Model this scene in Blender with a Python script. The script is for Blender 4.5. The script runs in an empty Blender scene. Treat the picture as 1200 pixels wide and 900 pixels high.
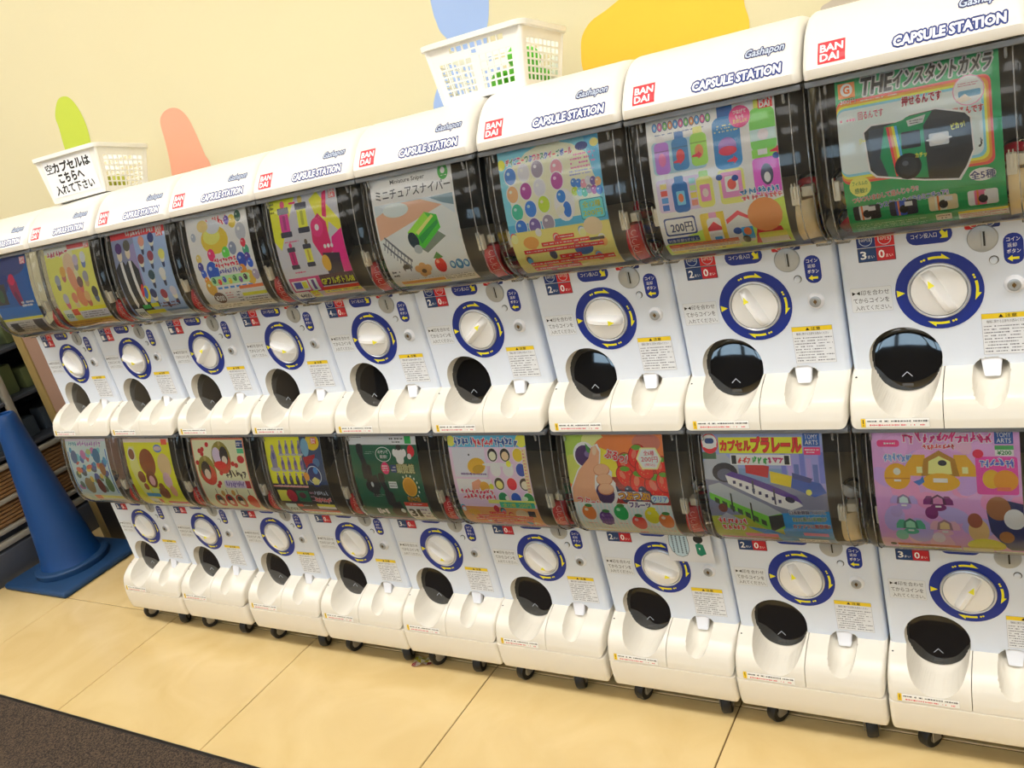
import bpy, bmesh, math, random
from mathutils import Vector, Matrix, Euler
random.seed(7)
PI = math.pi
scene = bpy.context.scene
COL = scene.collection

# ------------------------------------------------------------------ camera
FZ = 0.345                      # height of a lower machine's dial above the floor
cam_d = bpy.data.cameras.new('camera')
cam = bpy.data.objects.new('camera', cam_d)
COL.objects.link(cam)
R_ = ((0.8414889521, 0.4807904174, -0.2464486112),
      (-0.0366869154, -0.4042522031, -0.9139114982),
      (-0.5390272848, 0.7780878683, -0.3225350454))
rot = Matrix((R_[0], [-v for v in R_[1]], [-v for v in R_[2]])).transposed()
cam.matrix_world = Matrix.Translation((0.18758, -1.50531, 1.06967 + FZ)) @ rot.to_4x4()
cam_d.sensor_width = 36.0
cam_d.lens = 1046.46 / 1200 * 36
cam_d.clip_start = 0.02
scene.camera = cam

# ------------------------------------------------------------------ world, exposure
scene.view_settings.view_transform = 'Standard'
scene.view_settings.look = 'None'
scene.view_settings.gamma = 1
scene.view_settings.exposure = 0.55
scene.view_settings.use_curve_mapping = False
scene.cycles.transparent_max_bounces = 24
scene.cycles.max_bounces = 7
scene.cycles.diffuse_bounces = 4
scene.cycles.caustics_reflective = False
scene.cycles.caustics_refractive = False
scene.cycles.sample_clamp_indirect = 6
world = bpy.data.worlds.new('world')
scene.world = world
world.use_nodes = True
bg = world.node_tree.nodes['Background']
bg.inputs[0].default_value = (0.55, 0.78, 1.0, 1)
bg.inputs[1].default_value = 4.2
LAMP = 2.5                      # emission of the ceiling lamps
LAMP_NEAR = 7.6
LAMP_COL = (1.0, 0.99, 0.972)


def lin(c, k=1.0):
    r = []
    for v in c[:3]:
        v = v / 255
        r.append((v / 12.92 if v <= 0.04045 else ((v + 0.055) / 1.055) ** 2.4) * k)
    return (r[0], r[1], r[2], 1.0)


# ------------------------------------------------------------------ materials
def mat(name, col, rough=0.4, metal=0.0, var=0.03, scale=30, spec=0.5, coat=0.0, bump=0.0, bscale=200, emit=0):
    m = bpy.data.materials.new(name)
    m.use_nodes = True
    nt = m.node_tree
    b = nt.nodes['Principled BSDF']
    c = lin(col)
    b.inputs['Metallic'].default_value = metal
    b.inputs['Roughness'].default_value = rough
    b.inputs['Specular IOR Level'].default_value = spec
    b.inputs['Coat Weight'].default_value = coat
    if emit:
        b.inputs['Emission Color'].default_value = c
        b.inputs['Emission Strength'].default_value = emit
    tc = nt.nodes.new('ShaderNodeTexCoord')
    n = nt.nodes.new('ShaderNodeTexNoise')
    n.inputs['Scale'].default_value = scale
    n.inputs['Detail'].default_value = 3
    nt.links.new(tc.outputs['Object'], n.inputs['Vector'])
    mx = nt.nodes.new('ShaderNodeMixRGB')
    mx.inputs[1].default_value = tuple(v * (1 - var) for v in c[:3]) + (1,)
    mx.inputs[2].default_value = tuple(min(1, v * (1 + var)) for v in c[:3]) + (1,)
    nt.links.new(n.outputs[0], mx.inputs[0])
    nt.links.new(mx.outputs[0], b.inputs['Base Color'])
    if bump:
        n2 = nt.nodes.new('ShaderNodeTexNoise')
        n2.inputs['Scale'].default_value = bscale
        nt.links.new(tc.outputs['Object'], n2.inputs['Vector'])
        bp = nt.nodes.new('ShaderNodeBump')
        bp.inputs['Strength'].default_value = bump
        bp.inputs['Distance'].default_value = 0.002
        nt.links.new(n2.outputs[0], bp.inputs['Height'])
        nt.links.new(bp.outputs[0], b.inputs['Normal'])
    return m


def clear_mat(name, tint=(0.95, 0.95, 0.94), ior=1.45, rough=0.03, body=0.0, bodycol=(0.8, 0.8, 0.78)):
    """thin clear plastic: transparent sheet with a fresnel gloss"""
    m = bpy.data.materials.new(name)
    m.use_nodes = True
    nt = m.node_tree
    nt.nodes.remove(nt.nodes['Principled BSDF'])
    out = nt.nodes['Material Output']
    tr = nt.nodes.new('ShaderNodeBsdfTransparent')
    tr.inputs[0].default_value = tint + (1,)
    gl = nt.nodes.new('ShaderNodeBsdfGlossy')
    gl.inputs['Roughness'].default_value = rough
    fr = nt.nodes.new('ShaderNodeFresnel')
    fr.inputs[0].default_value = ior
    mx = nt.nodes.new('ShaderNodeMixShader')
    base = tr.outputs[0]
    if body:
        df = nt.nodes.new('ShaderNodeBsdfDiffuse')
        df.inputs[0].default_value = bodycol + (1,)
        m0 = nt.nodes.new('ShaderNodeMixShader')
        m0.inputs[0].default_value = body
        nt.links.new(base, m0.inputs[1])
        nt.links.new(df.outputs[0], m0.inputs[2])
        base = m0.outputs[0]
    nt.links.new(fr.outputs[0], mx.inputs[0])
    nt.links.new(base, mx.inputs[1])
    nt.links.new(gl.outputs[0], mx.inputs[2])
    nt.links.new(mx.outputs[0], out.inputs[0])
    return m


def print_mat(name, rough=0.45):
    m = bpy.data.materials.new(name)
    m.use_nodes = True
    nt = m.node_tree
    b = nt.nodes['Principled BSDF']
    b.inputs['Roughness'].default_value = rough
    a = nt.nodes.new('ShaderNodeAttribute')
    a.attribute_name = 'Col'
    nt.links.new(a.outputs['Color'], b.inputs['Base Color'])
    return m


M = dict(
    lid=mat('cream_white_plastic', (232, 228, 219), 0.28, var=.01),
    tray=mat('warm_white_plastic', (230, 224, 211), 0.25, var=.015),
    panel=mat('cool_white_plastic', (222, 230, 243), 0.35, var=.01),
    body=mat('grey_white_plastic', (200, 200, 196), 0.4),
    knob=mat('white_dial_plastic', (244, 244, 244), 0.22, var=.01),
    rim=mat('silver_rim', (200, 204, 212), 0.25, metal=.3),
    tongue=mat('flap_white', (236, 238, 245), 0.3),
    black=mat('glossy_black_plastic', (16, 17, 20), 0.06, coat=1.0),
    smoke=mat('dark_grey_plastic', (70, 68, 66), 0.2),
    dark=mat('dark_inner', (44, 58, 62), 0.5),
    greyin=mat('grey_inner', (118, 112, 104), 0.5),
    hside=clear_mat('smoky_hopper_side', (0.78, 0.79, 0.80), 1.45, 0.1, body=0.12, bodycol=(.45, .46, .47)),
    binfloor=mat('cream_inner_floor', (205, 192, 165), 0.5),
    redlabel=mat('red_side_card', (190, 28, 36), 0.4, var=.08),
    beige=mat('beige_side_block', (226, 205, 160), 0.4, var=.04),
    clip=mat('ivory_clip', (240, 232, 212), 0.35),
    metal=mat('brushed_metal', (178, 184, 192), 0.32, metal=.55, var=.06, scale=120),
    steel=mat('dull_grey_metal', (132, 130, 124), 0.45, metal=.6, var=.08),
    brass=mat('brass_key_slot', (120, 100, 74), 0.3, metal=1.0),
    rubber=mat('black_rubber', (18, 18, 20), 0.5),
    hub=mat('wheel_hub', (150, 146, 138), 0.35, metal=.5),
    cone=mat('blue_cone_plastic', (12, 66, 128), 0.42, var=.08, scale=8),
    conebase=mat('dusty_blue_base', (20, 62, 105), 0.6, var=.25, scale=12),
    basket=mat('white_basket_plastic', (244, 242, 236), 0.35, var=.01),
    paper=mat('paper', (240, 240, 240), 0.6),
    clear=clear_mat('clear_cover_plastic', (0.97, 0.97, 0.96), 1.45, 0.05, body=0.012),
    flange=clear_mat('clear_flange_plastic', (0.86, 0.87, 0.88), 1.45, 0.12, body=0.16),
    rail=clear_mat('grey_clear_rail', (0.55, 0.58, 0.62), 1.45, 0.1, body=0.35, bodycol=(.42, .45, .5)),
    shell=clear_mat('clear_capsule_shell', (0.9, 0.9, 0.9), 1.45, 0.05, body=0.08),
    wall=mat('cream_wall_paint', (224, 214, 174), 0.7, var=.012, scale=3, bump=.15, bscale=90),
    brownwall=mat('brown_wall_panel', (150, 118, 100), 0.6, var=.05, scale=9),
    olive=mat('ochre_wall_edge', (150, 128, 78), 0.5),
    skirting=mat('dark_skirting', (36, 32, 30), 0.35),
    ceiling=mat('ceiling_paint', (236, 234, 228), 0.8),
    otherwall=mat('shop_wall', (190, 182, 168), 0.7),
    frontwall=mat('dark_front_wall', (84, 80, 76), 0.7),
    grout=mat('tile_joint', (112, 84, 44), 0.8),
    gond=mat('dark_shelf_metal', (84, 88, 98), 0.35, metal=.4),
    brownmesh=mat('brown_board', (140, 104, 66), 0.6, var=.1),
    greyframe=mat('grey_frame_metal', (178, 172, 158), 0.4, metal=.4),
    prt=print_mat('printed_ink', 0.4),
    wallprt=print_mat('wall_paint_shapes', 0.7),
)


def tile_mat():
    m = mat('cream_floor_tile', (238, 203, 132), 0.16, var=.0)
    nt = m.node_tree
    b = nt.nodes['Principled BSDF']
    tc = nt.nodes['Texture Coordinate']
    n = nt.nodes.new('ShaderNodeTexNoise')
    n.inputs['Scale'].default_value = 3.5
    n.inputs['Detail'].default_value = 8
    n.inputs['Distortion'].default_value = 1.6
    oi = nt.nodes.new('ShaderNodeObjectInfo')
    ad = nt.nodes.new('ShaderNodeVectorMath')
    ad.operation = 'ADD'
    nt.links.new(tc.outputs['Object'], ad.inputs[0])
    nt.links.new(oi.outputs['Location'], ad.inputs[1])
    nt.links.new(ad.outputs[0], n.inputs['Vector'])
    cr = nt.nodes.new('ShaderNodeValToRGB')
    cr.color_ramp.elements[0].position = .3
    cr.color_ramp.elements[0].color = lin((222, 193, 134))
    cr.color_ramp.elements[1].position = .72
    cr.color_ramp.elements[1].color = lin((232, 206, 150))
    nt.links.new(n.outputs[0], cr.inputs[0])
    nt.links.new(cr.outputs[0], b.inputs['Base Color'])
    return m


def carpet_mat():
    m = mat('brown_mat_pile', (74, 58, 46), 0.95, var=.0)
    nt = m.node_tree
    b = nt.nodes['Principled BSDF']
    tc = nt.nodes['Texture Coordinate']
    n = nt.nodes.new('ShaderNodeTexNoise')
    n.inputs['Scale'].default_value = 260
    n.inputs['Detail'].default_value = 2
    nt.links.new(tc.outputs['Object'], n.inputs['Vector'])
    cr = nt.nodes.new('ShaderNodeValToRGB')
    cr.color_ramp.elements[0].position = .38
    cr.color_ramp.elements[0].color = lin((34, 25, 19))
    cr.color_ramp.elements[1].position = .68
    cr.color_ramp.elements[1].color = lin((100, 82, 64))
    nt.links.new(n.outputs[0], cr.inputs[0])
    nt.links.new(cr.outputs[0], b.inputs['Base Color'])
    bp = nt.nodes.new('ShaderNodeBump')
    bp.inputs['Strength'].default_value = .8
    bp.inputs['Distance'].default_value = .004
    nt.links.new(n.outputs[0], bp.inputs['Height'])
    nt.links.new(bp.outputs[0], b.inputs['Normal'])
    return m


M['tile'] = tile_mat()
M['carpet'] = carpet_mat()


# ------------------------------------------------------------------ mesh helpers
def smooth_by_angle(bm, ang=35):
    a = math.radians(ang)
    for f in bm.faces:
        f.smooth = True
    for e in bm.edges:
        if len(e.link_faces) == 2:
            if e.calc_face_angle(0) > a:
                e.smooth = False


def mesh_of(name, bm, m, ang=35, normals=True):
    if normals:
        bmesh.ops.recalc_face_normals(bm, faces=bm.faces)
    smooth_by_angle(bm, ang)
    me = bpy.data.meshes.new(name)
    bm.to_mesh(me)
    bm.free()
    me.materials.append(m)
    return me


def link(name, me, parent=None, loc=(0, 0, 0), rot_=(0, 0, 0)):
    o = bpy.data.objects.new(name, me)
    COL.objects.link(o)
    o.parent = parent
    o.location = loc
    o.rotation_euler = rot_
    return o


def tag(o, label, cat, group=None):
    o['label'] = label
    o['category'] = cat
    if group:
        o['group'] = group
    return o


def structure(o, label=None):
    o['kind'] = 'structure'
    if label:
        o['label'] = label
    return o


def empty(name, loc, rz=0):
    o = bpy.data.objects.new(name, None)
    o.empty_display_size = .05
    COL.objects.link(o)
    o.location = loc
    o.rotation_euler = (0, 0, rz)
    return o


def add_box(bm, x0, x1, y0, y1, z0, z1, bev=0, seg=2, mt=None):
    t = bmesh.new()
    bmesh.ops.create_cube(t, size=1)
    for v in t.verts:
        v.co = Vector(((x0 + x1) / 2 + v.co.x * (x1 - x0), (y0 + y1) / 2 + v.co.y * (y1 - y0), (z0 + z1) / 2 + v.co.z * (z1 - z0)))
    if bev:
        bmesh.ops.bevel(t, geom=t.edges[:], offset=bev, segments=seg, affect='EDGES', profile=.5)
    if mt:
        bmesh.ops.transform(t, matrix=mt, verts=t.verts)
    merge(bm, t)


def merge(bm, t):
    me = bpy.data.meshes.new('tmp')
    t.to_mesh(me)
    t.free()
    bm.from_mesh(me)
    bpy.data.meshes.remove(me)


def add_lathe(bm, prof, axis='z', center=(0, 0, 0), seg=32, mt=None):
    """prof: (radius, height) list, turned about the axis"""
    t = bmesh.new()
    rings = []
    for r, h in prof:
        ring = []
        if r < 1e-6:
            ring = [t.verts.new((0, 0, h))] * seg
        else:
            for i in range(seg):
                a = 2 * PI * i / seg
                ring.append(t.verts.new((r * math.cos(a), r * math.sin(a), h)))
        rings.append(ring)
    for A, B in zip(rings, rings[1:]):
        for i in range(seg):
            vs = [A[i], A[(i + 1) % seg], B[(i + 1) % seg], B[i]]
            u = []
            for v in vs:
                if v not in u:
                    u.append(v)
            if len(u) > 2:
                try:
                    t.faces.new(u)
                except ValueError:
                    pass
    if axis == 'y':      # height axis points to -y (towards the viewer)
        bmesh.ops.transform(t, matrix=Matrix.Rotation(PI / 2, 4, 'X'), verts=t.verts)
    elif axis == 'x':
        bmesh.ops.transform(t, matrix=Matrix.Rotation(PI / 2, 4, 'Y'), verts=t.verts)
    bmesh.ops.translate(t, vec=center, verts=t.verts)
    if mt:
        bmesh.ops.transform(t, matrix=mt, verts=t.verts)
    merge(bm, t)


def add_tube(bm, pts, r, seg=6):
    """tube along a polyline"""
    P = [Vector(p) for p in pts]
    rings = []
    for i, p in enumerate(P):
        d = (P[min(i + 1, len(P) - 1)] - P[max(i - 1, 0)]).normalized()
        a = Vector((1, 0, 0)) if abs(d.x) < .9 else Vector((0, 0, 1))
        u = d.cross(a).normalized()
        w = d.cross(u).normalized()
        rings.append([bm.verts.new(p + (u * math.cos(2 * PI * k / seg) + w * math.sin(2 * PI * k / seg)) * r) for k in range(seg)])
    for A, B in zip(rings, rings[1:]):
        for k in range(seg):
            bm.faces.new((A[k], A[(k + 1) % seg], B[(k + 1) % seg], B[k]))
    bm.faces.new(rings[0])
    bm.faces.new(list(reversed(rings[-1])))


def interp(tab, z):
    """tab: (z, y) sorted by rising z"""
    if z <= tab[0][0]:
        return tab[0][1]
    for (a, ya), (b, yb) in zip(tab, tab[1:]):
        if z <= b:
            return ya + (yb - ya) * (z - a) / (b - a)
    return tab[-1][1]


# ------------------------------------------------------------------ print canvas
_txt = {}


def text_geo(s, off=0.0):
    k = (s, off)
    if k not in _txt:
        cu = bpy.data.curves.new('t', 'FONT')
        cu.body = s
        cu.resolution_u = 2
        cu.offset = off
        o = bpy.data.objects.new('t', cu)
        COL.objects.link(o)
        bpy.context.view_layer.update()
        me = o.to_mesh()
        v = [(a.co.x, a.co.y) for a in me.vertices]
        f = [tuple(p.vertices) for p in me.polygons]
        o.to_mesh_clear()
        bpy.data.objects.remove(o)
        bpy.data.curves.remove(cu)
        _txt[k] = (v, f)
    return _txt[k]


class Print:
    """flat print in real metres (x right, z up); every shape lies a hair above what it covers"""

    def __init__(s):
        s.items = []

    def _add(s, vs, fs, col, same=None):
        xs = [v[0] for v in vs]
        ys = [v[1] for v in vs]
        bb = (min(xs), min(ys), max(xs), max(ys))
        if same is not None:
            L = same
        else:
            L = 0
            for (_, _, _, l, b) in s.items:
                if l >= L and bb[0] < b[2] and bb[2] > b[0] and bb[1] < b[3] and bb[3] > b[1]:
                    L = l + 1
        s.items.append((vs, fs, col, L, bb))
        return L

    def poly(s, pts, col):
        # fan from the centroid keeps big outlines clean; used for roughly convex outlines only
        s._add(list(pts), [tuple(range(len(pts)))], col)

    def rect(s, x0, z0, x1, z1, col, r=0):
        if r:
            r = min(r, abs(x1 - x0) / 2 * .999, abs(z1 - z0) / 2 * .999)
            P = []
            for cx, cz, a0 in ((x1 - r, z1 - r, 0), (x0 + r, z1 - r, 90), (x0 + r, z0 + r, 180), (x1 - r, z0 + r, 270)):
                for k in range(5):
                    a = math.radians(a0 + k * 22.5)
                    P.append((cx + r * math.cos(a), cz + r * math.sin(a)))
            s.poly(P, col)
        else:
            s.poly([(x0, z0), (x1, z0), (x1, z1), (x0, z1)], col)

    def ell(s, cx, cz, rx, rz, col, n=20, ang=0):
        ca, sa = math.cos(math.radians(ang)), math.sin(math.radians(ang))
        s.poly([(cx + rx * math.cos(2 * PI * k / n) * ca - rz * math.sin(2 * PI * k / n) * sa,
                 cz + rx * math.cos(2 * PI * k / n) * sa + rz * math.sin(2 * PI * k / n) * ca) for k in range(n)], col)

    def ring(s, cx, cz, r0, r1, col, a0=0, a1=360, n=48):
        vs = []
        for k in range(n + 1):
            a = math.radians(a0 + (a1 - a0) * k / n)
            vs += [(cx + r0 * math.cos(a), cz + r0 * math.sin(a)), (cx + r1 * math.cos(a), cz + r1 * math.sin(a))]
        s._add(vs, [(2 * k, 2 * k + 1, 2 * k + 3, 2 * k + 2) for k in range(n)], col)

    def text(s, t, x0, z0, w, h, col, outline=None, ow=.08, bold=.012, ang=0, shear=0, fit=True):
        kanji = any('\u4e00' <= ch <= '\u9fff' for ch in t)
        fat, bold = (bold, 0.0) if kanji else (0.0, bold)
        bv, _ = text_geo(t, 0.0)
        gx0 = min(v[0] for v in bv)
        gx1 = max(v[0] for v in bv)
        gy0 = min(v[1] for v in bv)
        gy1 = max(v[1] for v in bv)
        sy = h / (gy1 - gy0)
        sx = w / (gx1 - gx0) if w else sy
        ca, sa = math.cos(math.radians(ang)), math.sin(math.radians(ang))

        def tr(v, dx=0, dz=0):
            a = (v[0] - gx0) * sx + dx
            b = (v[1] - gy0) * sy + dz
            a += shear * b
            return (x0 + a * ca - b * sa, z0 + a * sa + b * ca)
        if outline:
            vv, ff = text_geo(t, bold)
            L = None
            d = ow * h
            for k in range(8):
                a = 2 * PI * k / 8
                L = s._add([tr(v, d * math.cos(a), d * math.sin(a)) for v in vv], ff, outline, L)
        vv, ff = text_geo(t, bold)
        L = s._add([tr(v) for v in vv], ff, col)
        if fat > .012:          # dense signs are thickened by small shifts, the curve offset would close them
            d = fat * h * .8
            for a in (45, 135, 225, 315):
                a = math.radians(a)
                s._add([tr(v, d * math.cos(a), d * math.sin(a)) for v in vv], ff, col, L)

    def micro(s, x0, z0, x1, z1, rows, col, dens=.8, hf=.45):
        """rows of print too small to read"""
        rh = (z1 - z0) / rows
        w = max(.0008, rh * .5)
        vs, fs = [], []
        for i in range(rows):
            zc = z1 - (i + .5) * rh
            x = x0
            end = x1 - random.random() * (x1 - x0) * .3 * (i % 2)
            while x < end:
                ww = w * random.uniform(.4, 1.6)
                if random.random() < dens:
                    hh = rh * hf * random.uniform(.5, 1) / 2
                    n = len(vs)
                    vs += [(x, zc - hh), (min(x + ww * .75, end), zc - hh), (min(x + ww * .75, end), zc + hh), (x, zc + hh)]
                    fs.append((n, n + 1, n + 2, n + 3))
                x += ww
        if vs:
            s._add(vs, fs, col)

    def glyphs(s, x0, z0, x1, z1, n, col, outline=None):
        """a line of signs blurred past reading: short crossing strokes per cell"""
        rnd = random.Random(int(x0 * 1e5) + n)
        w = (x1 - x0) / n
        h = z1 - z0
        t = min(w, h) * .13
        sets = []
        for k in range(n):
            cx = x0 + (k + .5) * w
            for _ in range(rnd.randint(3, 4)):
                a = rnd.choice((0, 0, 90, 90, 60, 120))
                px = cx + rnd.uniform(-.22, .22) * w
                pz = z0 + h * rnd.uniform(.25, .75)
                L = (w if a == 0 else h) * rnd.uniform(.26, .42)
                sets.append((px, pz, math.radians(a), L))

        def quads(tt, ex):
            vs, fs = [], []
            for px, pz, a, L in sets:
                L = L + ex
                c, sn = math.cos(a), math.sin(a)
                i = len(vs)
                for u, v in ((-L, -tt), (L, -tt), (L, tt), (-L, tt)):
                    vs.append((px + u * c - v * sn, pz + u * sn + v * c))
                fs.append((i, i + 1, i + 2, i + 3))
            return vs, fs
        if outline:
            s._add(*quads(t * 2.1, t), outline)
        s._add(*quads(t, 0), col)

    def build(s, name, mapper, cuts=(), material=None, eps=.00012, gain=1.0, clip=None):
        vs_all, fs_all, cols = [], [], []
        for vs, fs, col, L, _ in s.items:
            n = len(vs_all)
            vs_all += [(v[0], v[1], L) for v in vs]
            fs_all += [tuple(n + i for i in f) for f in fs]
            g = lin(col, gain)
            cols += [tuple(min(.93, v) for v in g[:3]) + (1,)] * len(fs)
        me = bpy.data.meshes.new(name)
        me.from_pydata(vs_all, [], fs_all)
        at = me.color_attributes.new('Col', 'FLOAT_COLOR', 'CORNER')
        k = 0
        for p, c in zip(me.polygons, cols):
            for _ in p.vertices:
                at.data[k].color = c
                k += 1
        bm = bmesh.new()
        bm.from_mesh(me)
        bmesh.ops.triangulate(bm, faces=[f for f in bm.faces if len(f.verts) > 3], ngon_method='EAR_CLIP')
        if clip:            # the print ends at the edge of its sheet
            for co, no in (((clip[0], 0, 0), (-1, 0, 0)), ((clip[1], 0, 0), (1, 0, 0)), ((0, clip[2], 0), (0, -1, 0)), ((0, clip[3], 0), (0, 1, 0))):
                bmesh.ops.bisect_plane(bm, geom=bm.verts[:] + bm.edges[:] + bm.faces[:], dist=1e-7, plane_co=co, plane_no=no, clear_outer=True)
        for z in cuts:
            bmesh.ops.bisect_plane(bm, geom=bm.verts[:] + bm.edges[:] + bm.faces[:], dist=1e-7, plane_co=(0, z, 0), plane_no=(0, 1, 0))
        for v in bm.verts:
            v.co = mapper(v.co.x, v.co.y, v.co.z * eps)
        bm.to_mesh(me)
        bm.free()
        me.materials.append(material or M['prt'])
        return me


def flat_map(y):
    return lambda x, z, h: Vector((x, y - h, z))


NAVY = (8, 44, 142)
YEL = (240, 232, 40)
RED = (222, 30, 44)
WHITE = (248, 248, 248)
BLACK = (18, 18, 20)
CREAM = (250, 240, 200)

# ------------------------------------------------------------------ setting
# bed of the floor (seen in the joints), tiles laid on it, mat in front
bm = bmesh.new()
add_box(bm, -9, 4.2, -9, 5, -.06, -.004)
floor = structure(link('floor', mesh_of('floor', bm, M['grout'])), 'floor of glossy cream yellow stone tiles with dark joints')
TP = .648
TX0, TY0 = -3.072, -.0115
bm = bmesh.new()
add_box(bm, .0015, TP - .0015, .0015, TP - .0015, -.004, 0, bev=.0012, seg=1)
tile_me = mesh_of('tile', bm, M['tile'])
for i in range(-5, 11):
    for j in range(-1, 5):
        if i < -1 and j < 0:
            continue
        link('tile', tile_me, floor, (TX0 + i * TP, TY0 + j * TP, 0))
bm = bmesh.new()
add_box(bm, -9, 4.2, -1.9, -.49, 0.0002, .006, bev=.002, seg=1)
structure(link('floor_mat', mesh_of('floor_mat', bm, M['carpet'])), 'dark brown speckled carpet mat along the front of the tiles')
bm = bmesh.new()
add_box(bm, -9, 4.2, -9, -1.91, -.003, .001)
structure(link('floor_front', mesh_of('floor_front', bm, M['tile'])), 'cream floor further out in the shop')
bm = bmesh.new()
add_box(bm, -9, 4.2, -.494, -.482, 0.0002, .0075, bev=.002, seg=1)
structure(link('trim_1', mesh_of('trim_1', bm, M['skirting'])), 'thin dark edging between mat and tiles')

WY = .385
bm = bmesh.new()
add_box(bm, -3.34, 4.2, WY, WY + .2, 0, 3.2)
wb = structure(link('wall_back', mesh_of('wall_back', bm, M['wall'])), 'cream yellow wall behind the machines')
bm = bmesh.new()
add_box(bm, -3.33, -2.3, WY - .006, WY, .2, .955, bev=.002, seg=1)
link('wall_panel', mesh_of('wall_panel', bm, M['brownwall']), wb)['label'] = 'mauve brown wainscot panel'
bm = bmesh.new()
add_box(bm, -3.385, -3.33, WY - .012, WY + .2, 0, 3.2, bev=.006)
structure(link('trim_2', mesh_of('trim_2', bm, M['olive'])), 'ochre corner strip at the free end of the cream wall')
bm = bmesh.new()
add_box(bm, -3.33, 4.2, WY - .012, WY, 0, .2, bev=.003)
structure(link('baseboard_back', mesh_of('baseboard_back', bm, M['skirting'])), 'dark skirting board')

# painted shapes on the back wall (outline points in metres on the wall, x and z)
wp = Print()


def blob(pts, col):
    # smooth closed outline through the points
    n = len(pts)
    out = []
    for i in range(n):
        p0, p1, p2, p3 = (pts[(i + k - 1) % n] for k in range(4))
        for t in (0, .25, .5, .75):
            out.append(tuple(.5 * (2 * b + (c - a) * t + (2 * a - 5 * b + 4 * c - d) * t * t + (3 * b - a - 3 * c + d) * t ** 3)
                             for a, b, c, d in zip(p0, p1, p2, p3)))
    wp.poly(out, col)


BLOBS = [([(-2.54, 1.681), (-2.495, 1.684), (-2.468, 1.664), (-2.453, 1.626), (-2.45, 1.582), (-2.461, 1.534), (-2.492, 1.474), (-2.561, 1.443), (-2.595, 1.477), (-2.603, 1.535), (-2.59, 1.6), (-2.584, 1.64)], (196, 212, 70)), ([(-2.111, 1.526), (-2.087, 1.549), (-2.047, 1.557), (-2.011, 1.547), (-1.987, 1.516), (-1.977, 1.461), (-1.972, 1.407), (-1.963, 1.374), (-1.97, 1.281), (-2.055, 1.254), (-2.168, 1.284), (-2.152, 1.349), (-2.132, 1.412), (-2.119, 1.472)], (238, 170, 140)), ([(-1.055, 1.629), (-1.063, 1.581), (-1.061, 1.559), (-1.057, 1.536), (-1.041, 1.508), (-1.049, 1.47), (-1.095, 1.431), (-1.135, 1.368), (-1.113, 1.301), (-0.975, 1.295), (-0.896, 1.32), (-0.895, 1.388), (-0.937, 1.46), (-0.936, 1.502), (-0.919, 1.538), (-0.908, 1.584), (-0.929, 1.629), (-1.007, 1.654)], (160, 186, 232)), ([(-0.713, 1.413), (-0.702, 1.443), (-0.676, 1.466), (-0.637, 1.479), (-0.593, 1.495), (-0.512, 1.517), (-0.407, 1.496), (-0.353, 1.45), (-0.347, 1.413), (-0.344, 1.377), (-0.365, 1.316), (-0.431, 1.263), (-0.582, 1.276), (-0.696, 1.317), (-0.717, 1.37)], (252, 200, 60)), ([(-0.207, 1.375), (-0.19, 1.383), (-0.17, 1.39), (-0.14, 1.388), (-0.119, 1.368), (-0.137, 1.336), (-0.176, 1.33), (-0.206, 1.347)], (196, 184, 168))]
for pts, col in BLOBS:
    blob(pts, col)
link('painted_shapes', wp.build('painted_shapes', flat_map(WY - .0008), material=M['wallprt']), wb)['label'] = 'painted green, pink, blue, orange and taupe rounded shapes'

bm = bmesh.new()
add_box(bm, -9, 4.2, -9, 5, 3.2, 3.3)
structure(link('ceiling', mesh_of('ceiling', bm, M['ceiling'])), 'white shop ceiling')
bm = bmesh.new()
add_box(bm, -9.2, -9, -9, 5, 0, 3.2)
structure(link('wall_left', mesh_of('wall_left', bm, M['otherwall'])), 'far shop wall')
bm = bmesh.new()
add_box(bm, 4.2, 4.4, -9, 5, 0, 3.2)
structure(link('wall_right', mesh_of('wall_right', bm, M['otherwall'])), 'far shop wall')
bm = bmesh.new()
add_box(bm, -9, 4.2, 4.8, 5, 0, 3.2)
structure(link('wall_rear', mesh_of('wall_rear', bm, M['otherwall'])), 'far shop wall')
# front wall with its window band behind the photographer
bm = bmesh.new()
add_box(bm, -9, 4.2, -9.2, -9, 0, 1.95)
add_box(bm, -9, 4.2, -9.2, -9, 2.75, 3.2)
add_box(bm, -9, -5.4, -9.2, -9, 1.95, 2.75)
for k in range(12):
    x = -9 + k * 1.2
    add_box(bm, x - .07, x + .07, -9.15, -9.0, 1.95, 2.75)
structure(link('wall_front', mesh_of('wall_front', bm, M['frontwall'])), 'shop front wall with a band of windows')
bm = bmesh.new()
add_box(bm, -5.4, 4.2, -9.11, -9.1, 1.95, 2.75)
structure(link('window_1', mesh_of('window_1', bm, M['clear'])), 'band of window glass in the shop front')

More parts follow.
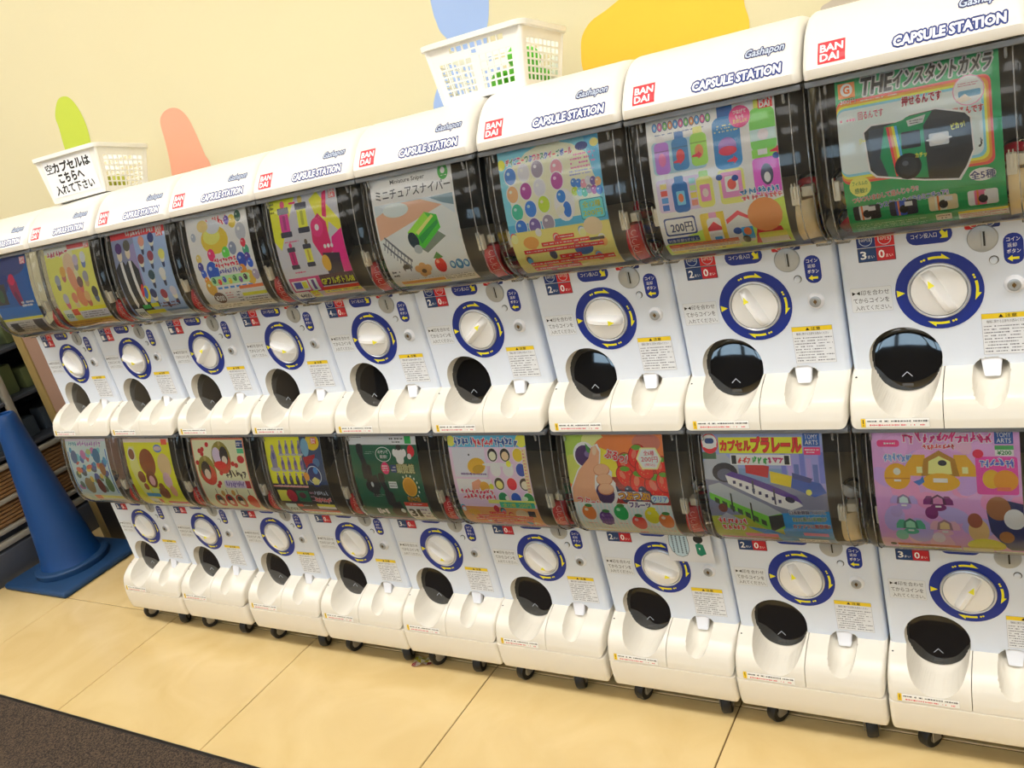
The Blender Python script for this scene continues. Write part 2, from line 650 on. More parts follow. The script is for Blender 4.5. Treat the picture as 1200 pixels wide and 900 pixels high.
# ceiling lamps
bm = bmesh.new()
add_box(bm, -.62, .62, -.32, .32, 3.165, 3.2, bev=.006)
lamp_body = mesh_of('lamp_body', bm, M['ceiling'])
em = bpy.data.materials.new('lamp_diffuser')
em.use_nodes = True
em.node_tree.nodes['Principled BSDF'].inputs['Emission Color'].default_value = LAMP_COL + (1,)
em.node_tree.nodes['Principled BSDF'].inputs['Emission Strength'].default_value = LAMP
em2 = em.copy()
em2.name = 'lamp_diffuser_bright'
em2.node_tree.nodes['Principled BSDF'].inputs['Emission Strength'].default_value = LAMP_NEAR
lamp_difs = []
for e_ in (em2, em):
    bm = bmesh.new()
    add_box(bm, -.6, .6, -.3, .3, 3.155, 3.166)
    lamp_difs.append(mesh_of('diffuser', bm, e_))
for r, y in enumerate((-1.1, -3.0, -4.7, -6.4)):
    for k in range(7):
        x = -6.6 + k * 1.55
        L = empty('ceiling_light', (x, y, 0))
        L.location.z = 3.155
        tag(L, 'square-cornered ceiling light panel, out of the frame overhead', 'ceiling light', 'ceiling light panels')
        link('lamp_body', lamp_body, L, (0, 0, -3.155))
        link('diffuser', lamp_difs[0 if r == 0 else 1], L, (0, 0, -3.155))

# ------------------------------------------------------------------ capsule machine, dial centre at the local origin
HW = .1469
# front surface of the delivery part: (z, y)
OUT = [(-.279, -.0735), (-.25, -.0765), (-.209, -.0762), (-.195, -.0745), (-.18, -.0700), (-.170, -.0655), (-.164, -.0610), (-.158, -.0540),
       (-.150, -.0430), (-.142, -.0280), (-.136, -.0120), (-.1325, 0.0), (.2, 0.0)]


def edge_round(x, r=.010):
    d = abs(x) - (HW - r)
    return r - math.sqrt(max(0, r * r - d * d)) if d > 0 else 0


ECX, ECZ, ERX, ERT, ERB = -.0610, -.1120, .0570, .0530, .0800     # outlet recess
PCX, PCZ, PRX, PRT, PRB = .0665, -.1390, .0270, .0200, .0400       # coin return pocket


def outer_y(x, z):
    return interp(OUT, z) + edge_round(x)


def egg(x, z, cx, cz, rx, rt, rb):
    return math.hypot((x - cx) / rx, (z - cz) / (rt if z > cz else rb))


def grid_lines(a, b, step, extra=()):
    n = int(round((b - a) / step))
    L = [a + (b - a) * i / n for i in range(n + 1)]
    for e in extra:
        L = [v for v in L if abs(v - e) > step * .45]
        L.append(e)
    return sorted(set(L))


def front_shells():
    SX0, SX1 = -.0027, -.0013
    xs = grid_lines(-HW, HW, .0025, (SX0, SX1, -HW, HW))
    zs = grid_lines(-.209, .107, .0025, (-.1328, -.1318, -.209, .107))
    V = {}

    def vert(i, j):
        x, z = xs[i], zs[j]
        for (cx, cz, rx, rt, rb) in ((ECX, ECZ, ERX, ERT, ERB), (PCX, PCZ, PRX, PRT, PRB)):
            e = egg(x, z, cx, cz, rx, rt, rb)
            if abs(e - 1) < .05 and e > 0 and abs(x - SX0) > .002 and abs(x - SX1) > .002:
                x = cx + (x - cx) / e
                z = cz + (z - cz) / e
        e1 = egg(x, z, ECX, ECZ, ERX, ERT, ERB)
        e2 = egg(x, z, PCX, PCZ, PRX, PRT, PRB)
        y = outer_y(x, z)
        d = 0
        if e1 < .999:
            d = (.052 + .046 * min(1, max(0, (-.125 - z) / .035))) * (1 - e1 ** 2) ** .26
        elif e2 < .999:
            d = .052 * (1 - e2 ** 2) ** .28
        # rounded lower corners
        cr = .014
        dd = abs(x) - (HW - cr)
        if dd > 0 and z < -.195:
            z = max(z, -.209 + cr - math.sqrt(max(0, cr * cr - dd * dd)))
        return (x, y + d, z), e1, e2
    P = [[vert(i, j) for j in range(len(zs))] for i in range(len(xs))]
    parts = {k: bmesh.new() for k in ('panel', 'door', 'coin')}
    idx = {k: {} for k in parts}
    for i in range(len(xs) - 1):
        for j in range(len(zs) - 1):
            xc = (xs[i] + xs[i + 1]) / 2
            zc = (zs[j] + zs[j + 1]) / 2
            q = [P[i][j], P[i + 1][j], P[i + 1][j + 1], P[i][j + 1]]
            c1 = sum(1 for a in q if a[1] < .9995)
            c2 = sum(1 for a in q if a[2] < .9995)
            cav1, cav2 = c1 > 0, c2 > 0
            if cav1:
                key = 'door'
            elif cav2:
                key = 'coin'
            elif zc > -.1323:
                key = 'panel'
            else:
                key = 'door' if xc < -.002 else 'coin'
            if not (cav1 or cav2):
                if SX0 < xc < SX1 and zc < -.132:
                    continue
                if -.1328 < zc < -.1318:
                    continue
            b = parts[key]
            ids = []
            for (a, c) in ((i, j), (i + 1, j), (i + 1, j + 1), (i, j + 1)):
                if (a, c) not in idx[key]:
                    idx[key][(a, c)] = b.verts.new(P[a][c][0])
                ids.append(idx[key][(a, c)])
            try:
                b.faces.new(ids)
            except ValueError:
                pass
    # returns: outer borders run back .06
    for key, b in parts.items():
        bmesh.ops.remove_doubles(b, verts=b.verts, dist=1e-6)
        be = [e for e in b.edges if len(e.link_faces) == 1]
        r = bmesh.ops.extrude_edge_only(b, edges=be)
        for v in [g for g in r['geom'] if isinstance(g, bmesh.types.BMVert)]:
            if abs(v.co.x) > HW - .0005 or v.co.z < -.19 or v.co.z > .1:
                v.co.y = .067
            else:
                v.co.y += .004
    return parts


fs = front_shells()
for k in fs:
    bmesh.ops.recalc_face_normals(fs[k], faces=fs[k].faces)
ME = {}
ME['control_panel'] = mesh_of('control_panel', fs['panel'], M['panel'], 40)
ME['outlet_door'] = mesh_of('outlet_door', fs['door'], M['tray'], 40)
ME['coin_return_panel'] = mesh_of('coin_return_panel', fs['coin'], M['tray'], 40)

bm = bmesh.new()
add_box(bm, -HW, HW, .0665, .315, -.209, .107, bev=.004)
ME['housing'] = mesh_of('housing', bm, M['body'])
bm = bmesh.new()
add_box(bm, -HW + .004, HW - .004, .19, .315, .107, .366, bev=.003)         # back store
ME['hopper_wall'] = mesh_of('hopper_wall', bm, M['dark'])
ME['hopper_wall_grey'] = ME['hopper_wall'].copy()
ME['hopper_wall_grey'].materials[0] = M['greyin']
bm = bmesh.new()
add_box(bm, -HW + .004, HW - .004, -.03, .19, .1072, .1115, bev=.001, seg=1)
ME['hopper_floor'] = mesh_of('hopper_floor', bm, M['binfloor'])
for sx in (-1, 1):
    bm = bmesh.new()
    add_box(bm, sx * (HW - .0055) - .0012, sx * (HW - .0055) + .0012, .03, .19, .112, .364)
    ME['hopper_side%d' % sx] = mesh_of('hopper_side', bm, M['hside'])
bm = bmesh.new()
A = [bm.verts.new(v) for v in ((-HW + .008, .05, .112), (HW - .008, .05, .112), (HW - .008, .188, .185), (-HW + .008, .188, .185))]
B = [bm.verts.new((v.co.x, v.co.y, .112 if i < 2 else .180)) for i, v in enumerate(A)]
bm.faces.new(A)
B2 = [bm.verts.new((-HW + .008, .188, .112)), bm.verts.new((HW - .008, .188, .112))]
bm.faces.new((A[0], A[3], B2[0]))
bm.faces.new((A[1], B2[1], A[2]))
for b_ in B:
    bm.verts.remove(b_)
ME['ramp'] = mesh_of('ramp', bm, M['binfloor'])
bm = bmesh.new()
add_box(bm, -HW + .002, HW - .002, -.05, .315, .3643, .3662)
ME['hopper_top'] = mesh_of('hopper_top', bm, M['dark'])

# clear bulging hopper cover
PROF = [(.105, .030), (.105, .0), (.107, -.020), (.112, -.042), (.121, -.058), (.132, -.071), (.145, -.0810), (.160, -.0870), (.180, -.0905), (.210, -.0920),
        (.240, -.0900), (.270, -.0860), (.300, -.0800), (.330, -.0730), (.355, -.0662), (.3662, -.0625)]


def cover_mesh():
    bm = bmesh.new()
    r = .016
    W = HW - .0012
    xs = [-W, -W + .002, -W + .005, -W + .009, -W + r]
    xs = xs + [-.08, 0, .08] + [-x for x in reversed(xs)]
    rows = []
    cz, cy = .235, .03
    for (z, y) in PROF:
        row = []
        for x in xs:
            d = abs(x) - (W - r)
            q = r - math.sqrt(max(0, r * r - d * d)) if d > 0 else 0
            v = Vector((0, cy - y, cz - z))
            l = v.length
            k = q / l if l else 0
            row.append(bm.verts.new((x, y + (cy - y) * k, z + (cz - z) * k)))
        # side wall
        row = [bm.verts.new((-W, .03, row[0].co.z))] + row + [bm.verts.new((W, .03, row[-1].co.z))]
        rows.append(row)
    for A, B in zip(rows, rows[1:]):
        for k in range(len(A) - 1):
            try:
                bm.faces.new((A[k], A[k + 1], B[k + 1], B[k]))
            except ValueError:
                pass
    bmesh.ops.remove_doubles(bm, verts=bm.verts, dist=1e-5)
    return bm


ME['hopper_cover'] = mesh_of('hopper_cover', cover_mesh(), M['clear'], 50)
for x, key in ((-.1262, 'rib0'), (.1262, 'rib1'), (-.1452, 'rib2'), (.1452, 'rib3')):
    bm = bmesh.new()
    if abs(x) < .14:
        add_tube(bm, [(x, y - .0008, z) for z, y in PROF[2:]], .0010, 5)
    else:
        add_tube(bm, [(x, y + .012, z) for z, y in PROF[3:]], .0014, 5)
    ME[key] = mesh_of('cover_rib', bm, M['flange'])
bm = bmesh.new()
add_box(bm, -HW + .001, HW - .001, -.074, -.056, .3575, .3665, bev=.002)
ME['top_rail'] = mesh_of('top_rail', bm, M['rail'])
for sx in (-1, 1):
    bm = bmesh.new()
    add_box(bm, sx * .118 - .0018, sx * .118 + .0018, -.072, -.066, .343, .358, bev=.0008, seg=1)
    ME['cover_pin%d' % sx] = mesh_of('cover_pin', bm, M['flange'])
    bm = bmesh.new()
    add_box(bm, sx * .134 - .012, sx * .134 + .012, -.014, -.002, .0985, .1055, bev=.001, seg=1)
    ME['cover_latch%d' % sx] = mesh_of('cover_latch', bm, M['flange'])

# side clips and side cards
bm = bmesh.new()
add_box(bm, .1105, .1235, -.080, -.068, .186, .216, bev=.0015)
add_box(bm, .1135, .1155, -.083, -.079, .196, .222, bev=.0005, seg=1)
add_box(bm, .1185, .1205, -.083, -.079, .196, .222, bev=.0005, seg=1)
add_box(bm, .1225, .1405, -.060, -.040, .194, .210, bev=.0015)
ME['clip_right'] = mesh_of('clip', bm, M['clip'])
bm = bmesh.new()
add_box(bm, -.1235, -.1135, -.080, -.070, .184, .214, bev=.0015)
add_box(bm, -.1225, -.1205, -.083, -.079, .190, .220, bev=.0005, seg=1)
ME['clip_left'] = mesh_of('clip', bm, M['clip'])


def side_card(matl):
    b = bmesh.new()
    pts = [(.188, -.060), (.165, -.068), (.150, -.067), (.138, -.062), (.128, -.052), (.119, -.040)]
    A = [[b.verts.new((x, y + dy, z)) for z, y in pts] for x, dy in ((.1105, 0), (.1395, .012), (.1395, .03), (.1105, .03))]
    for i in range(4):
        for k in range(len(pts) - 1):
            b.faces.new((A[i][k], A[(i + 1) % 4][k], A[(i + 1) % 4][k + 1], A[i][k + 1]))
    b.faces.new([A[i][0] for i in range(4)])
    b.faces.new([A[i][-1] for i in range(4)])
    return mesh_of('side_card', b, matl, 30)


ME['side_red'] = side_card(M['redlabel'])
ME['side_beige'] = side_card(M['beige'])
sp = Print()
for zc in (.175, .160, .146):
    sp.ring(.123, zc, .0035, .0045, (235, 190, 180), 20, 260, 12)
    sp.rect(.117, zc - .0078, .130, zc - .0070, (235, 190, 180))
ME['side_marks'] = sp.build('side_card_marks', lambda x, z, h: Vector((x, interp([(.119, -.040), (.128, -.052), (.138, -.062), (.150, -.067), (.165, -.068), (.188, -.060)], z) + (x - .1105) * .41 - .0006 - h, z)))

# lid
LID = [(.370, -.0705), (.3695, -.0780), (.372, -.0792), (.384, -.0790), (.3855, -.0778), (.392, -.0752), (.399, -.0705), (.406, -.0645), (.413, -.0590), (.420, -.0530), (.428, -.0452), (.436, -.0362),
       (.443, -.0265), (.449, -.0160), (.454, -.0040), (.4575, .010), (.459, .026), (.458, .045), (.455, .07), (.412, .300), (.400, .316), (.37, .317)]
LIDF = [p for p in LID[3:17]]


def lid_mesh():
    bm = bmesh.new()
    r = .014
    xs = [-HW, -HW + .0008, -HW + .003, -HW + .006, -HW + .010, -HW + r, -.07, 0, .07]
    xs = xs[:6] + [-.07, 0, .07] + [-x for x in reversed(xs[:6])]
    rows = []
    for (z, y) in LID:
        row = []
        for x in xs:
            d = abs(x) - (HW - r)
            q = r - math.sqrt(max(0, r * r - d * d)) if d > 0 else 0
            v = Vector((0, .10 - y, .33 - z))
            k = min(1, q * 1.15 / v.length)
            row.append(bm.verts.new((x, y + (.10 - y) * k, max(.369, z + (.33 - z) * k))))
        rows.append(row)
    for A, B in zip(rows, rows[1:]):
        for k in range(len(A) - 1):
            bm.faces.new((A[k], A[k + 1], B[k + 1], B[k]))
    # ends
    for e in (0, -1):
        c = bm.verts.new((rows[0][e].co.x, .12, .372))
        for A, B in zip(rows, rows[1:]):
            bm.faces.new((A[e], B[e], c))
    return bm


ME['lid'] = mesh_of('lid', lid_mesh(), M['lid'], 28)


def lid_map(x, z, h):
    y = interp(LIDF, z)
    y2 = interp(LIDF, z + .002)
    n = Vector((0, -.002, y2 - y)).normalized()
    return Vector((x, y, z)) + n * (.0005 + h)


p = Print()
p.rect(-.1222, .3880, -.0832, .4160, RED)
p.text('BAN', -.1185, .4032, .0320, .0092, WHITE, bold=.03)
p.text('DAI', -.1185, .3912, .0262, .0092, WHITE, bold=.03)
ME['maker_badge'] = p.build('maker_badge', lid_map, [z for z, y in LIDF])
p = Print()
p.text('CAPSULE STATION', -.0180, .3900, .1390, .0118, (250, 250, 252), outline=(18, 50, 132), ow=.2, bold=.04, shear=.06)
ME['capsule_lettering'] = p.build('capsule_lettering', lid_map, [z for z, y in LIDF])
p = Print()
p.text('Gashapon', .0640, .4165, .0600, .0125, (196, 208, 228), outline=(40, 52, 110), ow=.13, bold=.02, shear=.25)
ME['script_lettering'] = p.build('script_lettering', lid_map, [z for z, y in LIDF])

# dial
bm = bmesh.new()
add_lathe(bm, [(.0425, .0), (.0425, .0038), (.0440, .0052), (.0462, .0042), (.0468, .0)], 'y', (0, 0, 0), 48)
ME['dial_rim'] = mesh_of('dial_rim', bm, M['rim'])
p = Print()
p.ring(0, 0, .0462, .0650, NAVY)


def arc_arrow(a_tail, a_head, r=.0553, w=.0021):
    p.ring(0, 0, r - w, r + w, YEL, a_tail, a_head, 10)
    ah = math.radians(a_head)
    sgn = -1 if a_head < a_tail else 1
    t = (-math.sin(ah) * sgn, math.cos(ah) * sgn)
    c = (r * math.cos(ah), r * math.sin(ah))
    o = (math.cos(ah), math.sin(ah))
    p.poly([(c[0] - o[0] * w, c[1] - o[1] * w), (c[0] + t[0] * .013 - o[0] * w, c[1] + t[1] * .013 - o[1] * w),
            (c[0] + o[0] * .0062, c[1] + o[1] * .0062)][::-1], YEL)
    for k in (6, 10.5):
        a = math.radians(a_tail - sgn * k)
        p.ell(r * math.cos(a), r * math.sin(a), .0019, .0019, YEL, 10)


arc_arrow(102, 82)
arc_arrow(12, -8)
arc_arrow(-78, -98)
p.poly([(-.0625, -.0058), (-.0500, 0), (-.0625, .0058)], YEL)
ME['dial_ring'] = p.build('dial_ring', flat_map(-.0008))

bm = bmesh.new()
add_lathe(bm, [(.0418, .0), (.0418, .003), (.0408, .0052), (.034, .0068), (.018, .0078), (0, .008)], 'y', (0, 0, 0), 48)
ME['dial'] = mesh_of('dial', bm, M['knob'])
bm = bmesh.new()
t = bmesh.new()
prof = []
N = 16
rows = []
for i in range(N + 1):
    u = -1 + 2 * i / N
    x = u * .0385
    hh = .021 * (1 - abs(u) ** 3.2) ** .6 + .0055 * 0
    w0 = .0125 - .002 * abs(u)
    w1 = .0055
    base = .0056
    rows.append([t.verts.new((x, -base + .002, -w0)), t.verts.new((x, -base - hh * .75, -w1 * 1.15)), t.verts.new((x, -base - hh, -w1 * .6)),
                 t.verts.new((x, -base - hh, w1 * .6)), t.verts.new((x, -base - hh * .75, w1 * 1.15)), t.verts.new((x, -base + .002, w0))])
for A, B in zip(rows, rows[1:]):
    for k in range(5):
        t.faces.new((A[k], A[k + 1], B[k + 1], B[k]))
t.faces.new(rows[0])
t.faces.new(list(reversed(rows[-1])))
merge(bm, t)
ME['grip'] = mesh_of('grip', bm, M['knob'], 50)
p = Print()
p.poly([(.016, -.0054), (.0275, 0), (.016, .0054)], YEL)


def grip_map(x, z, h):
    u = x / .0385
    hh = .021 * (1 - abs(u) ** 3.2) ** .6
    return Vector((x, -.0056 - hh - .0009 - h, z))


ME['pointer'] = p.build('pointer', grip_map)

# coin plate, button, lock
bm = bmesh.new()
add_lathe(bm, [(0, .0), (.0216, .0), (.0216, .0018), (.0205, .0030), (.0185, .0034), (0, .0034)], 'y', (.0675, 0, .0780), 40)
add_box(bm, .0645, .0662, -.0046, -.003, .066, .091, bev=.0004, seg=1)
add_box(bm, .0712, .0724, -.0044, -.003, .066, .090, bev=.0003, seg=1)
ME['coin_plate'] = mesh_of('coin_plate', bm, M['metal'])
bm = bmesh.new()
add_box(bm, .0684, .0712, -.0038, -.003, .0665, .0895)
ME['coin_slot'] = mesh_of('coin_slot', bm, M['rubber'])
bm = bmesh.new()
add_lathe(bm, [(.0, .0), (.0068, .0), (.0068, .0006), (.0055, .0006)], 'y', (.0808, 0, .0420), 24)
ME['button_ring'] = mesh_of('button_ring', bm, M['smoke'])
bm = bmesh.new()
add_lathe(bm, [(.0056, .0), (.0056, .002), (.0045, .003), (0, .0032)], 'y', (.0804, 0, .0412), 20)
ME['return_button'] = mesh_of('return_button', bm, M['panel'])
bm = bmesh.new()
add_lathe(bm, [(.0145, .0), (.0138, .002), (.011, .005), (.0092, .006)], 'y', (.1060, 0, .0005), 32)
ME['lock_collar'] = mesh_of('lock_collar', bm, M['tongue'])
bm = bmesh.new()
add_lathe(bm, [(.0096, .004), (.0096, .0078), (.0085, .0085), (.0060, .0085), (.0056, .0072), (0, .0072)], 'y', (.1060, 0, .0005), 28)
ME['lock'] = mesh_of('lock', bm, M['metal'])
bm = bmesh.new()
add_box(bm, .1052, .1068, -.0084, -.007, -.0035, .0045)
add_lathe(bm, [(.0030, .0072), (.0030, .0079), (0, .0079)], 'y', (.1060, 0, .0005), 14)
ME['keyhole'] = mesh_of('keyhole', bm, M['brass'])

# printed stickers on the panel
p = Print()
p.rect(-.0400, .0783, .0268, .1070, NAVY, r=.0143)
p.text('コイン投入口', -.0330, .0885, .0375, .0080, WHITE, bold=.01)
p.poly([(.0085, .0960), (.0125, .0995), (.0165, .0945), (.0200, .0975), (.0200, .0860), (.0088, .0860), (.0120, .0895)][::-1], YEL)
ME['slot_sticker'] = p.build('slot_sticker', flat_map(-.0006))
p = Print()
p.rect(.0945, .0322, .1215, .0815, NAVY, r=.0125)
p.text('コイン', .0990, .0690, .0185, .0062, WHITE, bold=.01)
p.text('返却', .1000, .0595, .0125, .0066, WHITE, bold=.01)
p.text('ボタン', .0990, .0500, .0185, .0066, WHITE, bold=.01)
p.poly([(.0990, .0418), (.1060, .0470), (.1060, .0438), (.1150, .0438), (.1150, .0398), (.1060, .0398), (.1060, .0366)][::-1], YEL)
ME['return_sticker'] = p.build('return_sticker', flat_map(-.0006))
p = Print()
p.rect(.0440, .0940, .0672, .1068, RED, r=.003)
p.rect(.0680, .0940, .0925, .1068, (22, 48, 120), r=.003)
p.ring(.0565, .103, .0058, .0066, WHITE, n=20)
p.ring(.0790, .103, .0058, .0066, WHITE, n=20)
ME['coin_marks'] = p.build('coin_marks', flat_map(-.0006))


def price_print(n):
    p = Print()
    p.rect(-.1155, .0838, -.0868, .1068, (18, 52, 128))
    p.rect(-.0866, .0838, -.0578, .1068, RED)
    for cx, t in ((-.1012, '100円玉'), (-.0722, '10円玉')):
        p.ring(cx, .0963, .0094, .0104, (215, 232, 250), n=28)
        p.text(t, cx - .0086, .0935, .0172, .0055, WHITE, bold=.01)
    p.rect(-.1155, .0592, -.0578, .0828, (60, 66, 84), r=.001)
    p.rect(-.1145, .0602, -.0866, .0818, (24, 62, 116))
    p.rect(-.0864, .0602, -.0588, .0818, (196, 32, 52))
    for x0, c in ((-.1110, n), (-.0830, '0')):
        p.text(c, x0, .0645, .0085, .0130, WHITE, bold=.02)
        p.text('まい', x0 + .0105, .0650, .0105, .0052, WHITE, bold=.0)
    return p.build('price_sticker', flat_map(-.0006))


ME['price1'], ME['price2'], ME['price3'], ME['price4'] = (price_print(c) for c in '1234')

p = Print()
p.rect(-.1350, -.0272, -.0702, .0160, (196, 202, 212), r=.002)
p.rect(-.1345, -.0267, -.0707, .0155, (226, 231, 238), r=.002)
p.poly([(-.1322, .0030), (-.1262, .0064), (-.1322, .0098)], BLACK)
p.poly([(-.1256, .0064), (-.1196, .0030), (-.1196, .0098)], BLACK)
p.text('印を合わせ', -.1180, .0022, .0440, .0090, (50, 54, 70), bold=.006)
p.text('てからコインを', -.1310, -.0110, .0560, .0085, (50, 54, 70), bold=.006)
p.text('入れてください。', -.1290, -.0238, .0560, .0085, (50, 54, 70), bold=.006)
ME['instruction_sticker'] = p.build('instruction_sticker', flat_map(-.0006))
p = Print()
p.rect(.0570, -.1146, .1264, -.0450, (150, 150, 160))
p.rect(.0574, -.1142, .1260, -.0454, (228, 231, 236))
p.rect(.0574, -.0538, .1260, -.0454, (240, 208, 40))
p.poly([(.0810, -.0525), (.0880, -.0525), (.0845, -.0468)], BLACK)
p.text('注意', .0905, -.0528, .0160, .0062, BLACK, bold=.02)
p.text('機械に関する注意をお読みください', .0640, -.0612, .0560, .0050, (60, 60, 70), bold=.0)
p.micro(.0595, -.112, .1240, -.0640, 9, (110, 112, 125), .85, .42)
ME['caution_sticker'] = p.build('caution_sticker', flat_map(-.0006))


def tray_map(x, z, h):
    return Vector((x, interp(OUT, z) - .0007 - h, z))


p = Print()
p.rect(-.1290, -.2060, -.0225, -.1905, (190, 188, 180))
p.rect(-.1286, -.2056, -.0229, -.1909, (240, 238, 232))
p.rect(-.1286, -.2056, -.1215, -.1909, (240, 200, 30))
p.rect(-.1258, -.2000, -.1243, -.1925, BLACK)
p.rect(-.1258, -.2035, -.1243, -.2018, BLACK)
p.micro(-.1190, -.1980, -.0250, -.1925, 1, (40, 40, 45), .85, .6)
p.micro(-.1150, -.2045, -.0300, -.1995, 1, (215, 70, 80), .8, .6)
ME['warning_strip'] = p.build('warning_strip', tray_map, (-.20, -.195))

# black outlet lid, tilted
bm = bmesh.new()
ang = 13
LR = .0605
mt = Matrix.Translation((ECX - .001, .0180, -.1200)) @ Matrix.Rotation(math.radians(-ang), 4, 'X') @ Matrix.Scale(.95, 4, (0, 0, 1))
add_lathe(bm, [(LR * .97, -.010), (LR, -.006), (LR, .0004), (LR * .985, .0026), (LR * .93, .0034), (LR * .7, .0042), (LR * .35, .0047), (0, .0049)], 'y', (0, 0, 0), 56, mt)
ME['outlet_lid'] = mesh_of('outlet_lid', bm, M['black'], 50)
bm = bmesh.new()
add_lathe(bm, [(LR * .95, -.0115), (LR * 1.012, -.0105), (LR * 1.012, -.0030), (LR * .99, -.0012)], 'y', (0, 0, 0), 56, mt)
add_box(bm, -.009, .009, -.0045, .003, -.0525, -.0465, bev=.001, mt=mt)
ME['lid_rim'] = mesh_of('lid_rim', bm, M['smoke'], 40)
p = Print()
p.poly([(-.0085, -.0335), (-.0077, -.0343), (0, -.0262), (0, -.0248)], (190, 196, 205))
p.poly([(.0085, -.0335), (0, -.0248), (0, -.0262), (.0077, -.0343)], (190, 196, 205))
ME['chevron'] = p.build('chevron', lambda x, z, h: mt @ Vector((x, -.0049 - h, z)))
bm = bmesh.new()
t = bmesh.new()
q = [(.0500, .0050, -.116), (.0830, .0050, -.116), (.0785, -.008, -.1500), (.0560, -.008, -.1500)]
A = [t.verts.new(v) for v in q]
B = [t.verts.new((x, y + .012, z)) for x, y, z in q]
t.faces.new(A)
t.faces.new(B[::-1])
for k in range(4):
    t.faces.new((A[k], A[(k + 1) % 4], B[(k + 1) % 4], B[k]))
bmesh.ops.bevel(t, geom=t.edges[:], offset=.0012, segments=2, affect='EDGES')
merge(bm, t)
ME['chute_flap'] = mesh_of('chute_flap', bm, M['tongue'])
bm = bmesh.new()
add_lathe(bm, [(.0018, 0), (.0018, .0012), (0, .0015)], 'y', (-.1392, .0, -.1385), 10)
for v in bm.verts:
    v.co.y += interp(OUT, -.1385) + .0005
ME['screw'] = mesh_of('screw', bm, M['rubber'])


# base skirt, casters (lower machines only)
def skirt():
    bm = bmesh.new()
    xs = grid_lines(-HW, HW, .01)
    xs = [-HW, -HW + .001, -HW + .003, -HW + .006] + [x for x in xs if abs(x) < HW - .009] + [HW - .006, HW - .003, HW - .001, HW]
    rows = []
    for (z, y) in ((-.2105, -.0745), (-.2115, -.0772), (-.225, -.0782), (-.25, -.0780), (-.268, -.0762), (-.276, -.0738), (-.279, -.069), (-.279, .31)):
        row = []
        for x in xs:
            dd = abs(x) - (HW - .012)
            zz = z
            if dd > 0 and z < -.26:
                zz = max(z, -.279 + .012 - math.sqrt(max(0, .012 ** 2 - dd * dd)))
            row.append(bm.verts.new((x, y + (edge_round(x) if y < 0 else 0), zz)))
        rows.append(row)
    rows.append([bm.verts.new((x, .31, -.2105)) for x in xs])
    for A, B in zip(rows, rows[1:] + rows[:1]):
        for k in range(len(A) - 1):
            try:
                bm.faces.new((A[k], A[k + 1], B[k + 1], B[k]))
            except ValueError:
                pass
    for e in (0, -1):
        bm.faces.new([r[e] for r in rows])
    return bm


ME['base_skirt'] = mesh_of('base_skirt', skirt(), M['tray'], 40)
bm = bmesh.new()
add_box(bm, -.138, .138, -.058, .30, -.2865, -.2792, bev=.001, seg=1)  # added dark sheet, cuts light bounced off the underside onto the floor
ME['added_shade_pan'] = mesh_of('added_shade_pan', bm, M['rubber'])
bm = bmesh.new()
add_lathe(bm, [(.012, -.011), (.022, -.011), (.0245, -.007), (.0245, .007), (.022, .011), (.012, .011)], 'x', (0, 0, .0247), 24)
ME['wheel'] = mesh_of('wheel', bm, M['rubber'])
bm = bmesh.new()
add_lathe(bm, [(0, -.0115), (.007, -.0115), (.0125, -.0105), (.0125, .0105), (.007, .0115), (0, .0115)], 'x', (0, 0, .0247), 16)
add_box(bm, -.0155, -.0135, -.010, .012, .018, .0555, bev=.0008, seg=1)
add_box(bm, .0135, .0155, -.010, .012, .018, .0555, bev=.0008, seg=1)
add_box(bm, -.0155, .0155, -.012, .022, .053, .0575, bev=.001, seg=1)
add_lathe(bm, [(0, .057), (.009, .057), (.009, .0584), (0, .0584)], 'z', (0, .012, 0), 14)
ME['fork'] = mesh_of('fork', bm, M['hub'])

# ------------------------------------------------------------------ machines
PITCH = .575861
DX = [-.0058, -.0041, .0075, .0061, .0018, -.0034, .0019, -.0011, -.0029]
CASTER = {1: (-.125, .054), 2: (-.122, .052), 3: (-.115, .078), 4: (-.105, .095), 5: (-.10, .036), 6: (-.118, .040), 7: (-.10, .098), 8: (-.086, .102), 9: (-.087, .10)}
KNOB = {(1, 1): -60, (2, 1): -20, (3, 1): 40, (4, 1): -20, (5, 1): -5, (6, 1): 38, (7, 1): -6, (8, 1): 115, (9, 1): 116,
        (1, 0): -60, (2, 0): -18, (3, 0): -60, (4, 0): -60, (5, 0): -42, (6, 0): -48, (7, 0): -22, (8, 0): 112, (9, 0): 62}
PRICE = {(1, 1): '1', (2, 1): '1', (3, 1): '1', (4, 1): '3', (5, 1): '4', (6, 1): '2', (7, 1): '2', (8, 1): '2', (9, 1): '3',
         (1, 0): '3', (2, 0): '3', (3, 0): '2', (4, 0): '3', (5, 0): '3', (6, 0): '2', (7, 0): '2', (8, 0): '2', (9, 0): '3'}
CARDNAME = {
    (1, 1): 'blue and magenta card', (2, 1): 'yellow card strewn with small pastel figures', (3, 1): 'card of two dark coats and rows of round heads',
    (4, 1): 'white card of coloured drops round a golden lump', (5, 1): 'magenta and yellow bottle card', (6, 1): 'white card with the green miniature box',
    (7, 1): 'pale blue card of squeeze balls', (8, 1): 'card of coloured drink bottles', (9, 1): 'green instant camera card',
    (1, 0): 'pale card of mixed tiny toys', (2, 0): 'yellow card with a brown and a beige toy', (3, 0): 'beige card of hanging red fruit charms',
    (4, 0): 'yellow and black card of grey standing figures', (5, 0): 'dark green microscope card', (6, 0): 'pink card of round faces in four rows',
    (7, 0): 'fruit card with a squeezing hand', (8, 0): 'model train card', (9, 0): 'pink card of orange shell compacts'}
ORD = ['far left end', 'second from the left', 'third from the left', 'fourth from the left', 'middle of the row', 'fourth from the right', 'third from the right', 'second from the right', 'right end']

